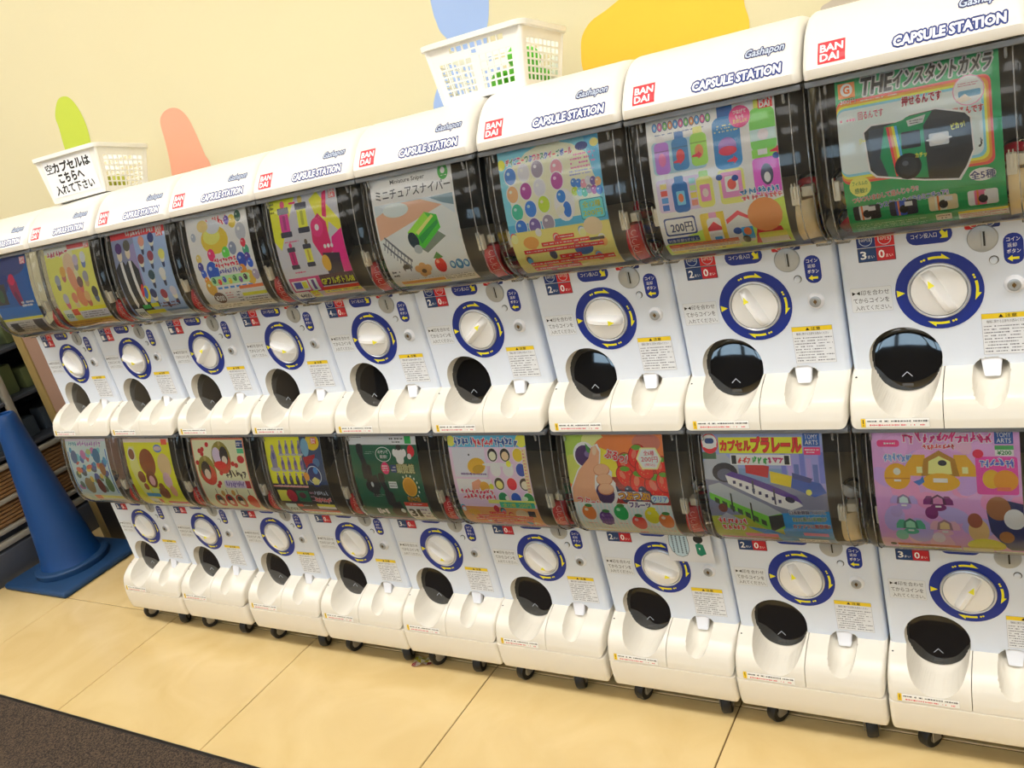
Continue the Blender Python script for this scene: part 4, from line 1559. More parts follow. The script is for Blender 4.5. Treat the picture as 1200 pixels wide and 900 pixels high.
def u8():
    K = Card(-.113, .102, .362, .124, (238, 240, 248))
    K.O([(0, 100), (0, 92), (60, 78), (100, 70), (100, 100)], (190, 216, 90))
    for i in range(11):
        cc = [(90, 160, 220), (230, 110, 160), (120, 190, 110), (240, 150, 90)][i % 4]
        K.E(7 + i * 4.3, 7.5, 2.1, 3, (60, 70, 140)); K.E(7 + i * 4.3, 7.5, 1.7, 2.5, cc); K.E(7 + i * 4.3, 7.5, .7, 1.2, WHITE, n=8)
    K.M(6, 12, 46, 14, 1, (90, 110, 160))
    K.R(3, 18, 46, 42, (160, 196, 232), 3); K.R(3, 46, 46, 70, (206, 190, 226), 3); K.R(34, 74, 56, 96, (246, 190, 60), 2)
    bottle(K, 11, 28, 12, 28, (180, 120, 214), (236, 214, 226), (226, 110, 170)); bottle(K, 26, 27, 13, 28, (60, 130, 190), (40, 110, 180), (214, 50, 60)); bottle(K, 41, 26, 13, 28, (160, 214, 90), (240, 232, 110), (230, 140, 80))
    bottle(K, 22, 58, 13, 26, (24, 100, 176), (20, 90, 160)); K.R(18.6, 56, 25.4, 66, (120, 190, 230), 1); K.E(22, 61, 2.2, 3, (226, 120, 80))
    bottle(K, 42, 57, 13, 26, (240, 222, 110), (160, 210, 100)); K.R(38, 54, 46, 66, (240, 130, 180), 1); K.E(42, 60, 2.4, 3, (230, 200, 190))
    for k in range(4):
        K.R(6, 49 + k * 5.2, 11.4, 53 + k * 5.2, [(240, 200, 110), (226, 90, 80), (90, 150, 210), (60, 110, 190)][k]); K.R(30, 48 + k * 5.2, 35, 52 + k * 5.2, [(150, 210, 230), (190, 220, 140), (240, 200, 90), (230, 140, 120)][k])
    bottle(K, 44, 85, 11, 22, (232, 232, 238), (240, 150, 190)); K.O([(38.5, 84), (44, 80), (49.5, 84), (49.5, 86), (38.5, 86)], (224, 60, 80)); K.R(42, 90, 48, 95, (60, 150, 206))
    # tall stacks
    bottle(K, 63, 24, 21, 44, (44, 130, 196), (30, 96, 170)); K.E(63, 30, 7, 6, (150, 100, 190)); K.E(63, 33, 7, 3, (222, 40, 80)); K.M(54, 14, 72, 20, 3, (240, 220, 130), .4, .6)
    K.R(53, 46, 73, 70, (246, 226, 120), 3); K.R(55, 48, 71, 66, (240, 140, 190), 1); K.R(58, 51, 68, 62, (250, 240, 240), 1); K.E(63, 57, 3.4, 3.6, (220, 90, 80))
    K.R(53, 70, 73, 96, (228, 232, 240), 3); K.O([(54, 80), (64, 75), (73, 80), (73, 82), (64, 78), (54, 83)], (222, 60, 80)); K.E(61, 88, 3.4, 2.6, (24, 70, 150)); K.R(64, 86, 73, 94, (50, 150, 206), 1); K.E(68.5, 89, 3, 3, (226, 120, 70))
    bottle(K, 90, 20, 19, 36, (120, 206, 90), (240, 226, 90)); K.R(80.6, 22, 99.4, 30, (190, 226, 232)); K.E(90, 26, 4, 3.6, (220, 210, 230)); K.R(80.6, 36, 99.4, 42, (140, 210, 80)); K.R(85, 36, 92, 40, (240, 240, 240))
    K.R(80, 42, 99.6, 68, (214, 90, 200), 3); K.E(90, 54, 4.6, 7, (70, 70, 96)); K.E(90, 56, 2.4, 3.4, (230, 230, 236)); K.E(66, 53, 2.6, 2, (24, 70, 150)); K.E(54, 51, 2.6, 2, (24, 70, 150)); K.E(98, 42, 2.6, 2, (24, 70, 150))
    for x, y in ((24, 34), (39, 32), (66, 40), (98, 38)):
        K.O([(x - 4, y), (x + 1, y - 1.6), (x + 1, y - 3), (x + 4, y), (x + 1, y + 3), (x + 1, y + 1.4), (x - 4, y + 1)][::-1], (222, 40, 70))
    K.E(74, 11, 8, 7, (240, 60, 130)); K.T('つなげて', 69, 6.5, 79, 9, WHITE, b=.02); K.T('もっと', 71, 9.8, 77, 12, WHITE, b=.02); K.T('たのしい!', 69, 12.6, 79, 15.2, (250, 240, 80), b=.02)
    K.bandai(88, 0, 98.5, 8.6)
    # round orange toy head kept plain
    K.Y(68, 62, 98, 66, 9, (60, 140, 200), WHITE); K.Y(69, 66, 99, 69.4, 9, (230, 110, 120), WHITE); K.O([(72, 98), (76, 88), (94, 88), (98, 98)], (190, 40, 40)); K.E(84, 80, 13, 12, (226, 140, 80))
    K.R(76, 91, 97, 94.6, (246, 230, 90)); K.R(76, 94.6, 97, 98.6, (236, 226, 210))
    K.R(4, 74, 30, 86, (24, 60, 130), 2); K.R(5, 75, 29, 85, (232, 238, 246), 2); K.T('200円', 9, 77, 27, 84, (24, 50, 110), b=.03)
    K.R(3, 87.4, 30, 91, (24, 60, 130), 1); K.T('対象年齢3才以上', 4, 88, 29, 90.6, WHITE, b=.01)
    K.caution(3, 92, 60, 99); K.E(66, 94, 3, 3, (40, 40, 46))
    return K


def u9():
    G_ = (0, 150, 84)
    K = Card(-.106, .109, .362, .126, G_)
    for i, c in enumerate(((236, 84, 76), (244, 150, 56), (250, 226, 80), (130, 196, 232), (206, 222, 240))):
        K.R(0, 15 + i * 1.6, 95 - i * 1.5, 70 - i * 1.6, c, 5)
    K.R(2, 4, 13, 13.5, (240, 130, 60)); K.E(7.5, 8.4, 4, 3.8, WHITE); K.T('G', 5.6, 6.2, 9.4, 10.6, (240, 110, 40), b=.04); K.T('300円', 3, 14.2, 13, 17.2, WHITE, b=.03)
    K.T('THE', 16, 4, 36, 13.5, BLACK, WHITE, .1, .03, sh=.16); K.T('インスタントカメラ', 37, 3.4, 95, 12.8, BLACK, WHITE, .1, .03, sh=.16)
    K.M(16, 16, 40, 17.6, 1, (235, 245, 235))
    K.M(2, 26, 12, 30, 1, (226, 110, 150)); K.T('回るんです', 14, 24.5, 30, 29, (226, 60, 110), b=.02); K.T('押せるんです', 42, 20, 66, 25.5, (226, 50, 90), WHITE, .1, .03); K.T('光るんです', 72, 33, 90, 37.4, (226, 50, 60), WHITE, .1, .03)
    K.E(82, 23, 9.4, 8.6, (230, 150, 180)); K.E(82, 23, 8.8, 8, (214, 232, 246)); K.R(76, 23, 89, 27, (100, 160, 196), 1); K.O([(74, 28), (80, 25), (84, 29), (78, 30)], (240, 206, 190)); K.M(76, 18, 88, 20.6, 2, (190, 90, 130))
    K.O([(16, 38), (21, 33.4), (40, 34), (46, 31), (62, 30), (80, 35.4), (83, 40), (83.6, 60), (79, 70), (74, 76.6), (52, 74), (22, 68), (18, 64)], WHITE)
    K.O([(17, 38), (22, 34.4), (40, 35), (46, 32), (62, 31), (79, 36.4), (82, 40), (82.6, 60), (78, 69), (73, 75.4), (52, 73), (23, 67), (19, 63)], (34, 34, 36))
    K.O([(27, 37), (42, 34), (44, 32.6), (60, 31.6), (54, 40), (55, 72.6), (30, 68.5), (26, 56)], (12, 140, 84)); K.O([(20, 37), (30, 36.6), (26, 56), (30, 68), (22, 66), (19, 60)], (52, 60, 70))
    for k, c in enumerate(((230, 60, 60), (242, 140, 40), (250, 220, 60), (80, 170, 226))):
        K.O([(31 + k * 1.7, 37), (32.7 + k * 1.7, 37), (36.7 + k * 1.7, 69), (35 + k * 1.7, 69)], c)
    K.R(40, 42, 52, 53, (22, 24, 26), 1); K.E(43, 64, 8.4, 8, (16, 16, 18)); K.E(43, 64, 6, 5.8, (36, 38, 42)); K.E(41.4, 62, 2, 1.6, (84, 88, 96), n=10)
    K.R(57, 46, 69, 54, (200, 204, 210), 1); K.E(63, 50, 5, 3, (250, 250, 255)); K.E(63, 50, 8, 1, (235, 238, 245)); K.O([(44, 35), (56, 33), (54, 38), (45, 39)], (180, 190, 186)); K.M(46, 35, 54, 38, 2, (30, 30, 30))
    K.T('ピカッ!', 71, 42.4, 79, 46, (250, 236, 60), b=.03, ang=8); K.T('カチッ', 48, 56.8, 55, 59.6, (250, 236, 60), b=.03); K.T('ジー', 13.4, 42, 17.6, 45, (250, 236, 60), b=.03); K.T('♪', 86, 54, 88.6, 59, (60, 60, 60))
    K.E(11, 72, 7.2, 6.6, (246, 240, 110)); K.T('フィルムの', 6, 68.6, 16, 71.2, (30, 130, 70), b=.01); K.T('感触!?', 7, 72.6, 15.4, 76, (30, 130, 70), b=.02)
    K.T('ついついまわして遊んじゃう!?', 5, 78, 48, 81.6, (240, 100, 60), WHITE, .1, .02, ang=4); K.T('インスタントカメラのミニチュア!!', 19, 82.6, 66, 86.2, (40, 110, 200), WHITE, .1, .02, ang=4)
    K.E(87, 75, 8, 4, WHITE); K.T('全5種', 79.6, 72.4, 94.4, 77.6, (40, 50, 120), b=.03)
    for x, c, d in ((13, (30, 30, 34), (220, 220, 220)), (37, (30, 34, 60), (60, 90, 190)), (62, (214, 200, 160), (230, 226, 200)), (86, (236, 232, 232), (240, 110, 150))):
        K.R(x - 9, 83.6, x + 9, 92, c, 1.6); K.R(x - 5, 83.6, x + 2, 92, d, 1); K.R(x - 3.6, 83.6, x - 2.4, 92, (240, 120, 60)); K.E(x, 88.6, 2.8, 2.8, (24, 24, 26)); K.R(x + 1, 84.4, x + 6, 87, (230, 234, 238))
    K.R(70, 94.6, 100, 96, (246, 226, 70)); K.R(70, 96, 100, 99.6, (240, 226, 220)); K.M(71, 96.4, 99, 99.4, 3, (190, 90, 90)); K.R(56, 94.6, 66, 98.4, (225, 235, 228), .6); K.M(57, 95, 65, 98, 2)
    K.M(4, 95, 50, 99.6, 4, (150, 214, 170), .8, .4)
    return K


def l1():
    K = Card(-.122, .090, .350, .118, (196, 214, 222))
    K.Y(30, 3, 88, 10, 10, (170, 120, 190), (226, 216, 236)); K.R(0, 0, 100, 3, (206, 200, 226)); K.Y(7, 4, 28, 10, 5, (60, 150, 170))
    cs = [(70, 150, 190), (110, 130, 110), (206, 110, 90), (170, 190, 120), (90, 100, 160), (190, 120, 170), (236, 190, 90), (120, 190, 200), (80, 90, 100)]
    for k in range(48):
        K.E(10 + (k * 23.7) % 80, 16 + (k * 13.9) % 60, 3.4 + (k % 4), 4 + (k % 3) * 1.6, cs[(k * 4) % 9], k * 37, 9)
    K.E(34, 70, 11, 12, (150, 130, 90)); K.E(62, 70, 8, 11, (110, 40, 36)); K.E(84, 68, 8, 11, (90, 120, 70)); K.E(80, 44, 7, 9, (150, 100, 60)); K.E(16, 26, 8, 9, (90, 110, 150)); K.E(72, 24, 9, 10, (60, 110, 150))
    K.R(2, 18, 4, 80, (40, 110, 190)); K.R(95, 14, 97, 80, (40, 110, 190))
    K.R(30, 84, 46, 90, (226, 110, 90)); K.R(46, 84, 100, 88, (226, 226, 110)); K.R(30, 90, 100, 100, (190, 190, 214)); K.M(32, 91, 96, 98, 3); K.R(14, 85, 28, 92, (160, 200, 206)); K.R(26, 93, 60, 98, (90, 130, 170))
    return K


def l2():
    K = Card(-.122, .090, .350, .118, (242, 216, 40))
    K.R(0, 0, 100, 5, (240, 200, 190)); K.R(84, 1, 96, 8, (226, 80, 60)); K.E(74, 13, 9, 5, (90, 130, 210)); K.E(74, 13, 8, 3, (206, 190, 190))
    K.O([(10, 10), (22, 10), (36, 90), (20, 90), (6, 40)], (240, 226, 130))
    K.E(46, 33, 17, 18, (140, 74, 40)); K.E(46, 57, 11, 12, (120, 62, 36)); K.E(46, 59, 6, 7, (226, 170, 176))
    K.E(82, 36, 14, 15, (226, 190, 140)); K.E(80, 58, 9, 11, (226, 180, 190))
    K.E(14, 21, 8, 8.4, (246, 240, 220)); K.E(14, 21, 6.6, 7, (130, 76, 44)); K.E(25, 54, 8, 8, (130, 70, 40)); K.E(28, 68, 5, 5, (150, 80, 50)); K.E(62, 76, 11, 9, (130, 64, 36)); K.E(62, 68, 6, 6, (140, 74, 44)); K.E(84, 73, 6.6, 8, (226, 160, 130))
    K.E(44, 73, 9, 4, (200, 220, 130)); K.R(20, 77, 50, 82, (60, 150, 206)); K.R(20, 85, 38, 97, (224, 240, 230), 1); K.T('¥300', 22, 88, 36, 94, (30, 90, 80), b=.02)
    K.R(39, 85, 46, 91, (222, 50, 50)); K.R(56, 88, 100, 91.6, (190, 30, 30)); K.R(56, 91.6, 100, 95, (240, 236, 226)); K.M(60, 92, 96, 94.6, 1); K.R(40, 95, 100, 100, (240, 190, 60)); K.M(40, 91, 54, 94, 2)
    return K


def l3():
    K = Card(-.122, .092, .350, .122, (240, 222, 180))
    K.R(0, 0, 100, 2, (220, 120, 90)); K.R(0, 98, 100, 100, (220, 120, 90)); K.R(0, 2, 1.6, 98, (220, 120, 90)); K.R(98.4, 2, 100, 98, (220, 120, 90))
    K.R(86, 3, 98, 12, (20, 60, 130)); K.M(87, 5, 97, 10, 2, WHITE, .9, .7); K.R(86, 13, 98, 19, (80, 180, 130)); K.E(90, 27, 6.6, 4.6, (190, 30, 40))
    for x, y, r in ((22, 43, 17), (54, 25, 18)):
        K.E(x, y, r, r * 1.1, (140, 130, 50)); K.E(x + 1, y + 6, r * .86, r * .8, (196, 60, 40)); K.E(x, y - r, 2.6, 3, (170, 150, 90))
    K.E(20, 42, 9, 11, (34, 26, 26)); K.E(21, 48, 5.6, 6.6, (240, 200, 180)); K.E(46, 22, 8, 10, (206, 190, 214)); K.E(60, 22, 8, 11, (28, 24, 30)); K.E(60, 28, 5, 5, (240, 206, 190)); K.E(50, 35, 12, 5, (214, 40, 40))
    for x, y in ((14, 16), (20, 14), (18, 20), (6, 32), (74, 33), (80, 35), (36, 64), (48, 46), (40, 60), (30, 8)):
        K.E(x, y, 3.6, 3, (190, 30, 36), 20, 10)
    K.Y(56, 41, 94, 53, 6, (50, 34, 26)); K.R(48, 56, 88, 66, (206, 196, 226), 3); K.Y(51, 57, 85, 65, 9, (110, 80, 160)); K.R(88, 56, 97, 66, (170, 30, 40))
    for x, c in ((26, (120, 110, 60)), (46, (190, 60, 60)), (66, (150, 140, 80)), (88, (222, 70, 40))):
        K.R(x - .5, 68, x + .5, 76, (90, 50, 40)); K.E(x, 84, 9, 10, (196, 56, 40) if x != 88 else (222, 70, 40)); 
        if x != 88:
            K.E(x, 83, 6.4, 7.4, c); K.E(x, 81, 4.4, 4, (50, 40, 46)); K.E(x, 86, 3.6, 3.4, (236, 196, 180))
    K.E(38, 74, 3.6, 4, (190, 150, 70)); K.E(58, 73, 3.6, 4, (200, 150, 70))
    return K


def l4():
    K = Card(-.125, .075, .352, .120, (234, 218, 40))
    K.R(64, 0, 100, 64, (46, 70, 110)); K.O([(0, 58), (100, 58), (100, 100), (0, 100)], (34, 36, 44)); K.E(86, 6, 12, 9, (230, 190, 40)); K.bandai(84, 1, 93, 8)
    K.E(72, 12, 7, 10, (110, 160, 190)); K.O([(66, 24), (88, 20), (84, 34), (92, 40), (70, 38)], (160, 30, 40)); K.E(88, 30, 6, 5, (70, 110, 160)); K.E(80, 46, 12, 14, (16, 40, 110)); K.G(80, 46, 11.2, 12.4, (190, 206, 220)); K.E(84, 40, 4, 4, (60, 130, 200)); K.O([(74, 52), (80, 48), (88, 52), (84, 58), (76, 58)], (206, 200, 120)); K.E(66, 48, 5, 5, (240, 150, 60))
    def fig(x, y, h, c=(110, 110, 140)):
        K.E(x, y + h * .5, h * .3, h * .1, (170, 170, 180)); K.O([(x - h * .16, y + h * .45), (x - h * .2, y), (x - h * .08, y - h * .3), (x + h * .1, y - h * .3), (x + h * .18, y), (x + h * .15, y + h * .45)], c); K.E(x, y - h * .38, h * .1, h * .12, (150, 140, 170), n=10); K.E(x, y - h * .05, h * .08, h * .14, (80, 80, 150), n=8)
    fig(13, 24, 30, (130, 126, 156))
    for j in range(3):
        for i in range(4 + (j == 2)):
            fig((28 if j < 2 else 14) + i * 11.4, 12 + j * 20, 17, [(130, 128, 160), (130, 110, 150), (60, 50, 70)][j])
    K.R(0, 60, 64, 62, (214, 150, 140)); K.R(4, 66, 22, 80, (236, 214, 80)); K.E(28, 73, 9, 8, (170, 30, 60)); K.R(38, 66, 60, 80, (30, 110, 80)); K.E(48, 72, 6, 4, (90, 40, 60)); K.M(62, 66, 70, 80, 3, (160, 120, 140))
    K.Y(70, 66, 94, 71, 6, (180, 190, 210)); K.Y(67, 74, 96, 80, 7, (222, 50, 60), (230, 200, 200))
    K.R(8, 83, 28, 96, (200, 236, 226), 1); K.T('¥300', 10, 87, 26, 93, (30, 80, 80), b=.02); K.R(30, 83, 40, 86, (222, 60, 50)); K.M(41, 83, 56, 86, 1, (200, 200, 206))
    K.R(66, 82, 97, 85, (240, 226, 50)); K.R(66, 85, 97, 88, (236, 236, 236)); K.R(32, 90, 98, 93, (190, 36, 40)); K.R(32, 93, 98, 96, (240, 236, 232)); K.M(34, 93.4, 96, 95.6, 1); K.R(32, 96, 98, 100, (240, 220, 50)); K.R(0, 98, 32, 100, (200, 170, 120))
    return K


def l5():
    K = Card(-.124, .084, .352, .124, (16, 86, 62))
    K.R(0, 0, 100, 9, (206, 208, 214)); K.R(84, 0, 93, 8, (40, 160, 80)); K.M(62, 1, 82, 8, 2, (60, 70, 70)); K.M(1, 0, 20, 2, 1, (60, 60, 60))
    for dx, dy, s in ((0, 0, 1.0), (26, 34, .92)):
        c = (16, 24, 34)
        def q(x, y): return (14 + dx + x * s, 8 + dy + y * s)
        K.R(*q(-4, 0), *q(6, 12), c, 3); K.O([q(-3, 11), q(5, 11), q(10, 26), q(3, 28)], c); K.R(*q(0, 24), *q(14, 42), c, 3); K.O([q(4, 40), q(20, 36), q(24, 50), q(16, 60), q(6, 54)], c); K.E(*q(10, 50), 9 * s, 8 * s, c); K.O([q(10, 54), q(20, 58), q(14, 64), q(8, 62)], c)
    K.E(17 + 8, 56, 2, 3, (190, 200, 200)); K.E(58, 86, 3, 3, (200, 210, 206), 30)
    K.E(50, 20, 11.6, 8, (220, 230, 220)); K.E(50, 20, 10.8, 7.3, (16, 96, 66)); K.T('のぞいて', 42.6, 15.6, 57.4, 19, WHITE, b=.02); K.T('観察!', 44.6, 20.8, 55.4, 24.6, WHITE, b=.02)
    K.E(74, 20, 7, 6.4, (225, 228, 225)); K.E(67, 18, 3, 4, (225, 228, 225)); K.E(81, 18, 3, 4, (225, 228, 225)); K.E(74, 12, 4, 3, (24, 30, 30)); K.E(74, 26, 5.4, 5, (222, 226, 222)); K.E(91, 16, 5, 6, (206, 36, 50)); K.E(88, 22, 3, 3, (235, 210, 210))
    K.E(50, 36, 6, 6.6, (214, 50, 110)); K.M(46, 32, 54, 40, 3, WHITE, .9, .6); K.R(58, 32, 66, 41, (30, 60, 120)); K.M(58.6, 33, 65.4, 40, 2, (225, 235, 235), .9, .5)
    K.T('顕微鏡', 67, 32, 92, 41.5, (246, 240, 170), (150, 130, 60), .07, .03)
    K.R(50, 52, 62, 60, (206, 214, 212), 1); K.M(51, 53, 61, 59, 2); K.E(80, 58, 10, 11, (212, 160, 50)); K.E(80, 58, 8.4, 9.4, (196, 140, 36))
    for k in range(11):
        a = math.radians(60 + k * 24)
        K.E(80 - math.cos(a) * 13, 58 - math.sin(a) * 13.4, 1, 1.4, (206, 220, 200), n=8)
    K.T('約40倍', 72, 69, 90, 74.6, (246, 170, 50), (110, 60, 20), .1, .03)
    K.R(64, 76, 98, 98, (224, 226, 230)); K.R(64, 76, 98, 80, (206, 60, 44)); K.M(72, 77, 90, 79, 1, WHITE)
    K.T('3', 67, 82.4, 75, 93, BLACK, b=.03); K.T('1', 78.6, 82.4, 82, 93, BLACK, b=.03); K.M(84, 82, 97, 94, 3, (150, 130, 160), .95, .6); K.M(67, 94.6, 84, 97, 1)
    K.M(18, 84, 34, 92, 1, (220, 226, 222), .8, .9); K.M(20, 93, 32, 95, 1, (200, 210, 205)); K.M(22, 16, 38, 20, 2, (180, 200, 190), .6, .3); K.M(22, 67, 40, 71, 2, (180, 200, 190), .6, .3)
    K.R(0, 98, 60, 100, (206, 110, 60)); K.R(62, 98, 80, 100, (226, 220, 50))
    return K


def l6():
    K = Card(-.119, .086, .354, .120, (240, 190, 214))
    K.R(0, 0, 100, 12, (90, 180, 226)); K.E(4, 6, 6, 5, (250, 220, 90)); K.E(95, 6, 7, 6, (250, 220, 70)); K.Y(8, 3, 34, 11, 5, (40, 90, 170), WHITE); K.Y(34, 3, 60, 11, 5, (226, 60, 80), WHITE); K.Y(60, 3, 90, 11, 6, (40, 90, 170), WHITE)
    K.R(4, 13, 47, 44, (206, 206, 222)); K.E(34, 32, 12, 8, (216, 170, 50), 14); K.E(36, 35, 8, 4, (190, 146, 40), 14); K.E(26, 20, 1, 1, BLACK); K.M(12, 39, 46, 42, 1, (90, 40, 130), .97, .8)
    K.R(4, 46, 50, 62, (246, 214, 226)); K.O([(22, 62), (24, 50), (34, 46), (40, 52), (34, 54), (30, 62)], (226, 150, 120)); K.E(40, 55, 6.4, 6, (222, 160, 50))
    K.Y(6, 57, 50, 62.4, 9, (230, 50, 90), WHITE); K.Y(8, 62.6, 52, 68, 9, (230, 50, 90), WHITE); K.E(62, 30, 20, 2, (246, 214, 232))
    fc = [((40, 28, 34), (240, 220, 190)), ((40, 28, 34), (236, 190, 150)), ((236, 190, 50), None), ((240, 236, 240), None), ((240, 238, 240), None), ((30, 70, 170), None), ((60, 40, 36), (236, 210, 120)), ((222, 30, 60), None), ((50, 32, 44), (240, 210, 190)), ((20, 130, 80), None), ((24, 80, 180), None), ((30, 140, 70), None)]
    for k, (c, d) in enumerate(fc):
        x = 57 + (k % 3) * 16 + (k // 3) * 1.4; y = 20 + (k // 3) * 15.4
        K.E(x, y, 6.8, 6.8, (236, 230, 236)); K.E(x, y, 6.2, 6.2, c)
        if d: K.E(x, y + 1, 4.4, 4.2, d)
    K.E(66, 74 - 8, 2.6, 2.6, WHITE); K.E(88, 66, 4, 2.4, (190, 226, 190))
    K.R(94, 14, 99, 60, (250, 200, 150)); K.M(95, 14, 98, 60, 14, (206, 100, 130), .95, .5); K.E(49, 54, 3, 3, (250, 220, 60)); K.E(76, 29, 3, 3, (250, 220, 60))
    K.R(40, 68, 100, 72, (240, 230, 110)); K.R(54, 70, 98, 76, (60, 176, 140)); K.T('全12種', 58, 71, 74, 75, (244, 214, 60), b=.03); K.T('200円', 78, 71, 93, 75, (244, 214, 60), b=.03)
    K.R(0, 76, 100, 100, (240, 150, 90))
    for k in range(42):
        ball(K, 3 + (k * 17.3) % 95, 77 + (k * 7.7) % 21, 2.4 + (k % 3) * .6, [(40, 50, 90), (226, 90, 90), (250, 226, 150), (240, 160, 90), (60, 160, 190), (250, 240, 230), (190, 40, 60)][k % 7], False)
    K.E(78, 83, 8, 6, (240, 190, 150)); K.R(86, 79, 95, 85, (40, 40, 60)); K.E(16, 82, 8, 4, (222, 160, 60))
    for y, x0, x1 in ((81, 36, 56), (84.6, 18, 90), (88.4, 14, 88), (92, 34, 60), (95.4, 12, 96), (98, 20, 99)):
        K.R(x0, y, x1, y + 2.6, (222, 50, 44)); K.M(x0 + 1, y + .6, x1 - 1, y + 2, 1, (250, 220, 200))
    return K


def l7():
    K = Card(-.123, .094, .354, .118, (226, 120, 60))
    K.E(8, 10, 16, 14, (160, 190, 70)); K.E(6, 34, 12, 14, (190, 200, 90)); K.E(30, 6, 12, 8, (206, 210, 130)); K.E(52, 14, 22, 12, (236, 120, 50)); K.E(34, 36, 20, 22, (240, 206, 50)); K.E(40, 58, 11, 14, (240, 226, 130))
    K.E(84, 8, 14, 8, (190, 110, 90)); K.R(40, 40, 100, 66, (150, 30, 30))
    for x, y, r, a in ((62, 28, 10, 10), (74, 20, 10, -20), (88, 34, 11, 10), (60, 40, 10, 30), (74, 46, 12, -10), (90, 50, 13, 25), (98, 30, 9, 0), (80, 32, 9, 40), (98, 44, 9, 0)):
        strawberry(K, x, y, r, a)
    for k in range(9):
        ball(K, 47 + k * 4.6, 53 + (k % 3) * 4, 4, (46, 54, 84))
    # hand squeezing a dark purple fruit
    hp = [(0, 66), (2, 52), (12, 34), (24, 22), (28, 12), (33, 10), (36, 16), (34, 28), (31, 34), (40, 30), (45, 35), (44, 42), (47, 46), (46, 54), (45, 60), (38, 66), (26, 68)]
    K.E(20, 19, 12, 11.4, WHITE); K.E(36, 56, 13, 14, WHITE)
    K.O([(x + (-1.6 if x < 25 else 1.6), y - (1.4 if y < 30 else 0)) for x, y in hp], WHITE)
    K.E(20, 20, 10, 9.4, (64, 30, 90)); K.E(24, 18, 4, 3, (120, 96, 150)); K.E(36, 57, 9.6, 10, (50, 24, 80)); K.O([(22, 8), (26, 12), (27, 18), (23, 16)], (60, 130, 60))
    K.O([(0, 66), (2, 52), (12, 34), (24, 22), (28, 12), (33, 10), (36, 16), (34, 28), (28, 40), (26, 52), (30, 68), (10, 68)], (226, 160, 124))
    for x, y in ((36, 33.5), (37.6, 43), (37.6, 52.4)):
        K.E(x, y, 8.6, 5.6, (190, 116, 86), 8); K.E(x, y - .5, 8, 4.9, (232, 168, 132), 8)
    K.E(31, 15, 2.4, 4, (240, 190, 160), -10)
    K.T('ぷるっ!', 41, 14, 63, 21, (222, 30, 40), WHITE, .12, .03, ang=-14); K.T('つぶっ!', 4, 60, 26, 67, (222, 30, 40), WHITE, .12, .03, ang=-10)
    K.O([(78, 12), (93, 12), (98, 22), (93, 32), (78, 32), (73, 22)], (246, 240, 150)); K.O([(79, 13.4), (92, 13.4), (96.4, 22), (92, 30.6), (79, 30.6), (74.6, 22)], (214, 236, 220)); K.T('全6種', 81, 15, 91, 19, (226, 60, 90), b=.02); K.T('200円', 78, 20.6, 94, 25, (226, 60, 90), b=.02); K.T('(税込)', 81, 26.4, 91, 29.4, (226, 60, 90), b=.01)
    K.R(0, 66, 100, 100, (200, 220, 226))
    for k in range(24):
        K.R(1 + k * 4.1, 66, 2.8 + k * 4.1, 94, (222, 228, 226))
    K.R(48, 54, 82, 62, (250, 250, 250), 4); K.T('つぶつぶ!', 50, 55, 81, 61.6, (240, 160, 40), (110, 60, 130), .1, .05)
    K.R(57, 63.4, 82, 70, (250, 250, 250), 3); K.T('フルーツ', 59, 64.4, 80, 69.2, (70, 40, 120), b=.05); K.R(82, 57, 99, 64, (190, 220, 240), 3); K.T('クリア', 83.4, 58, 98, 63, (90, 150, 206), WHITE, .1, .04)
    for x, y, c, s_ in ((14, 76, (240, 120, 50), 0), (31, 81, (80, 40, 120), 0), (48, 75, (20, 160, 80), 1), (64, 84, (222, 30, 40), 1), (79, 77, (214, 206, 30), 1), (95 - 3, 81, (242, 110, 40), 1)):
        ball(K, x, y, 7.4, c); K.E(x + 1, y - 7, 4, 1.8, (50, 120, 50) if c[1] < 200 else c); K.M(x - 5, y + 9.6, x + 5, y + 11, 1, (226, 110, 100))
    for k in range(12):
        K.E(31 + (k % 4 - 1.5) * 3.4, 78 + (k // 4) * 3.6, 1.6, 1.6, (110, 70, 150), n=8)
    K.R(0, 95, 56, 98, (244, 196, 40)); K.R(57, 95, 66, 99, (226, 100, 60)); K.R(0, 98, 100, 100, (236, 226, 200)); K.M(68, 95.6, 98, 98, 2)
    return K


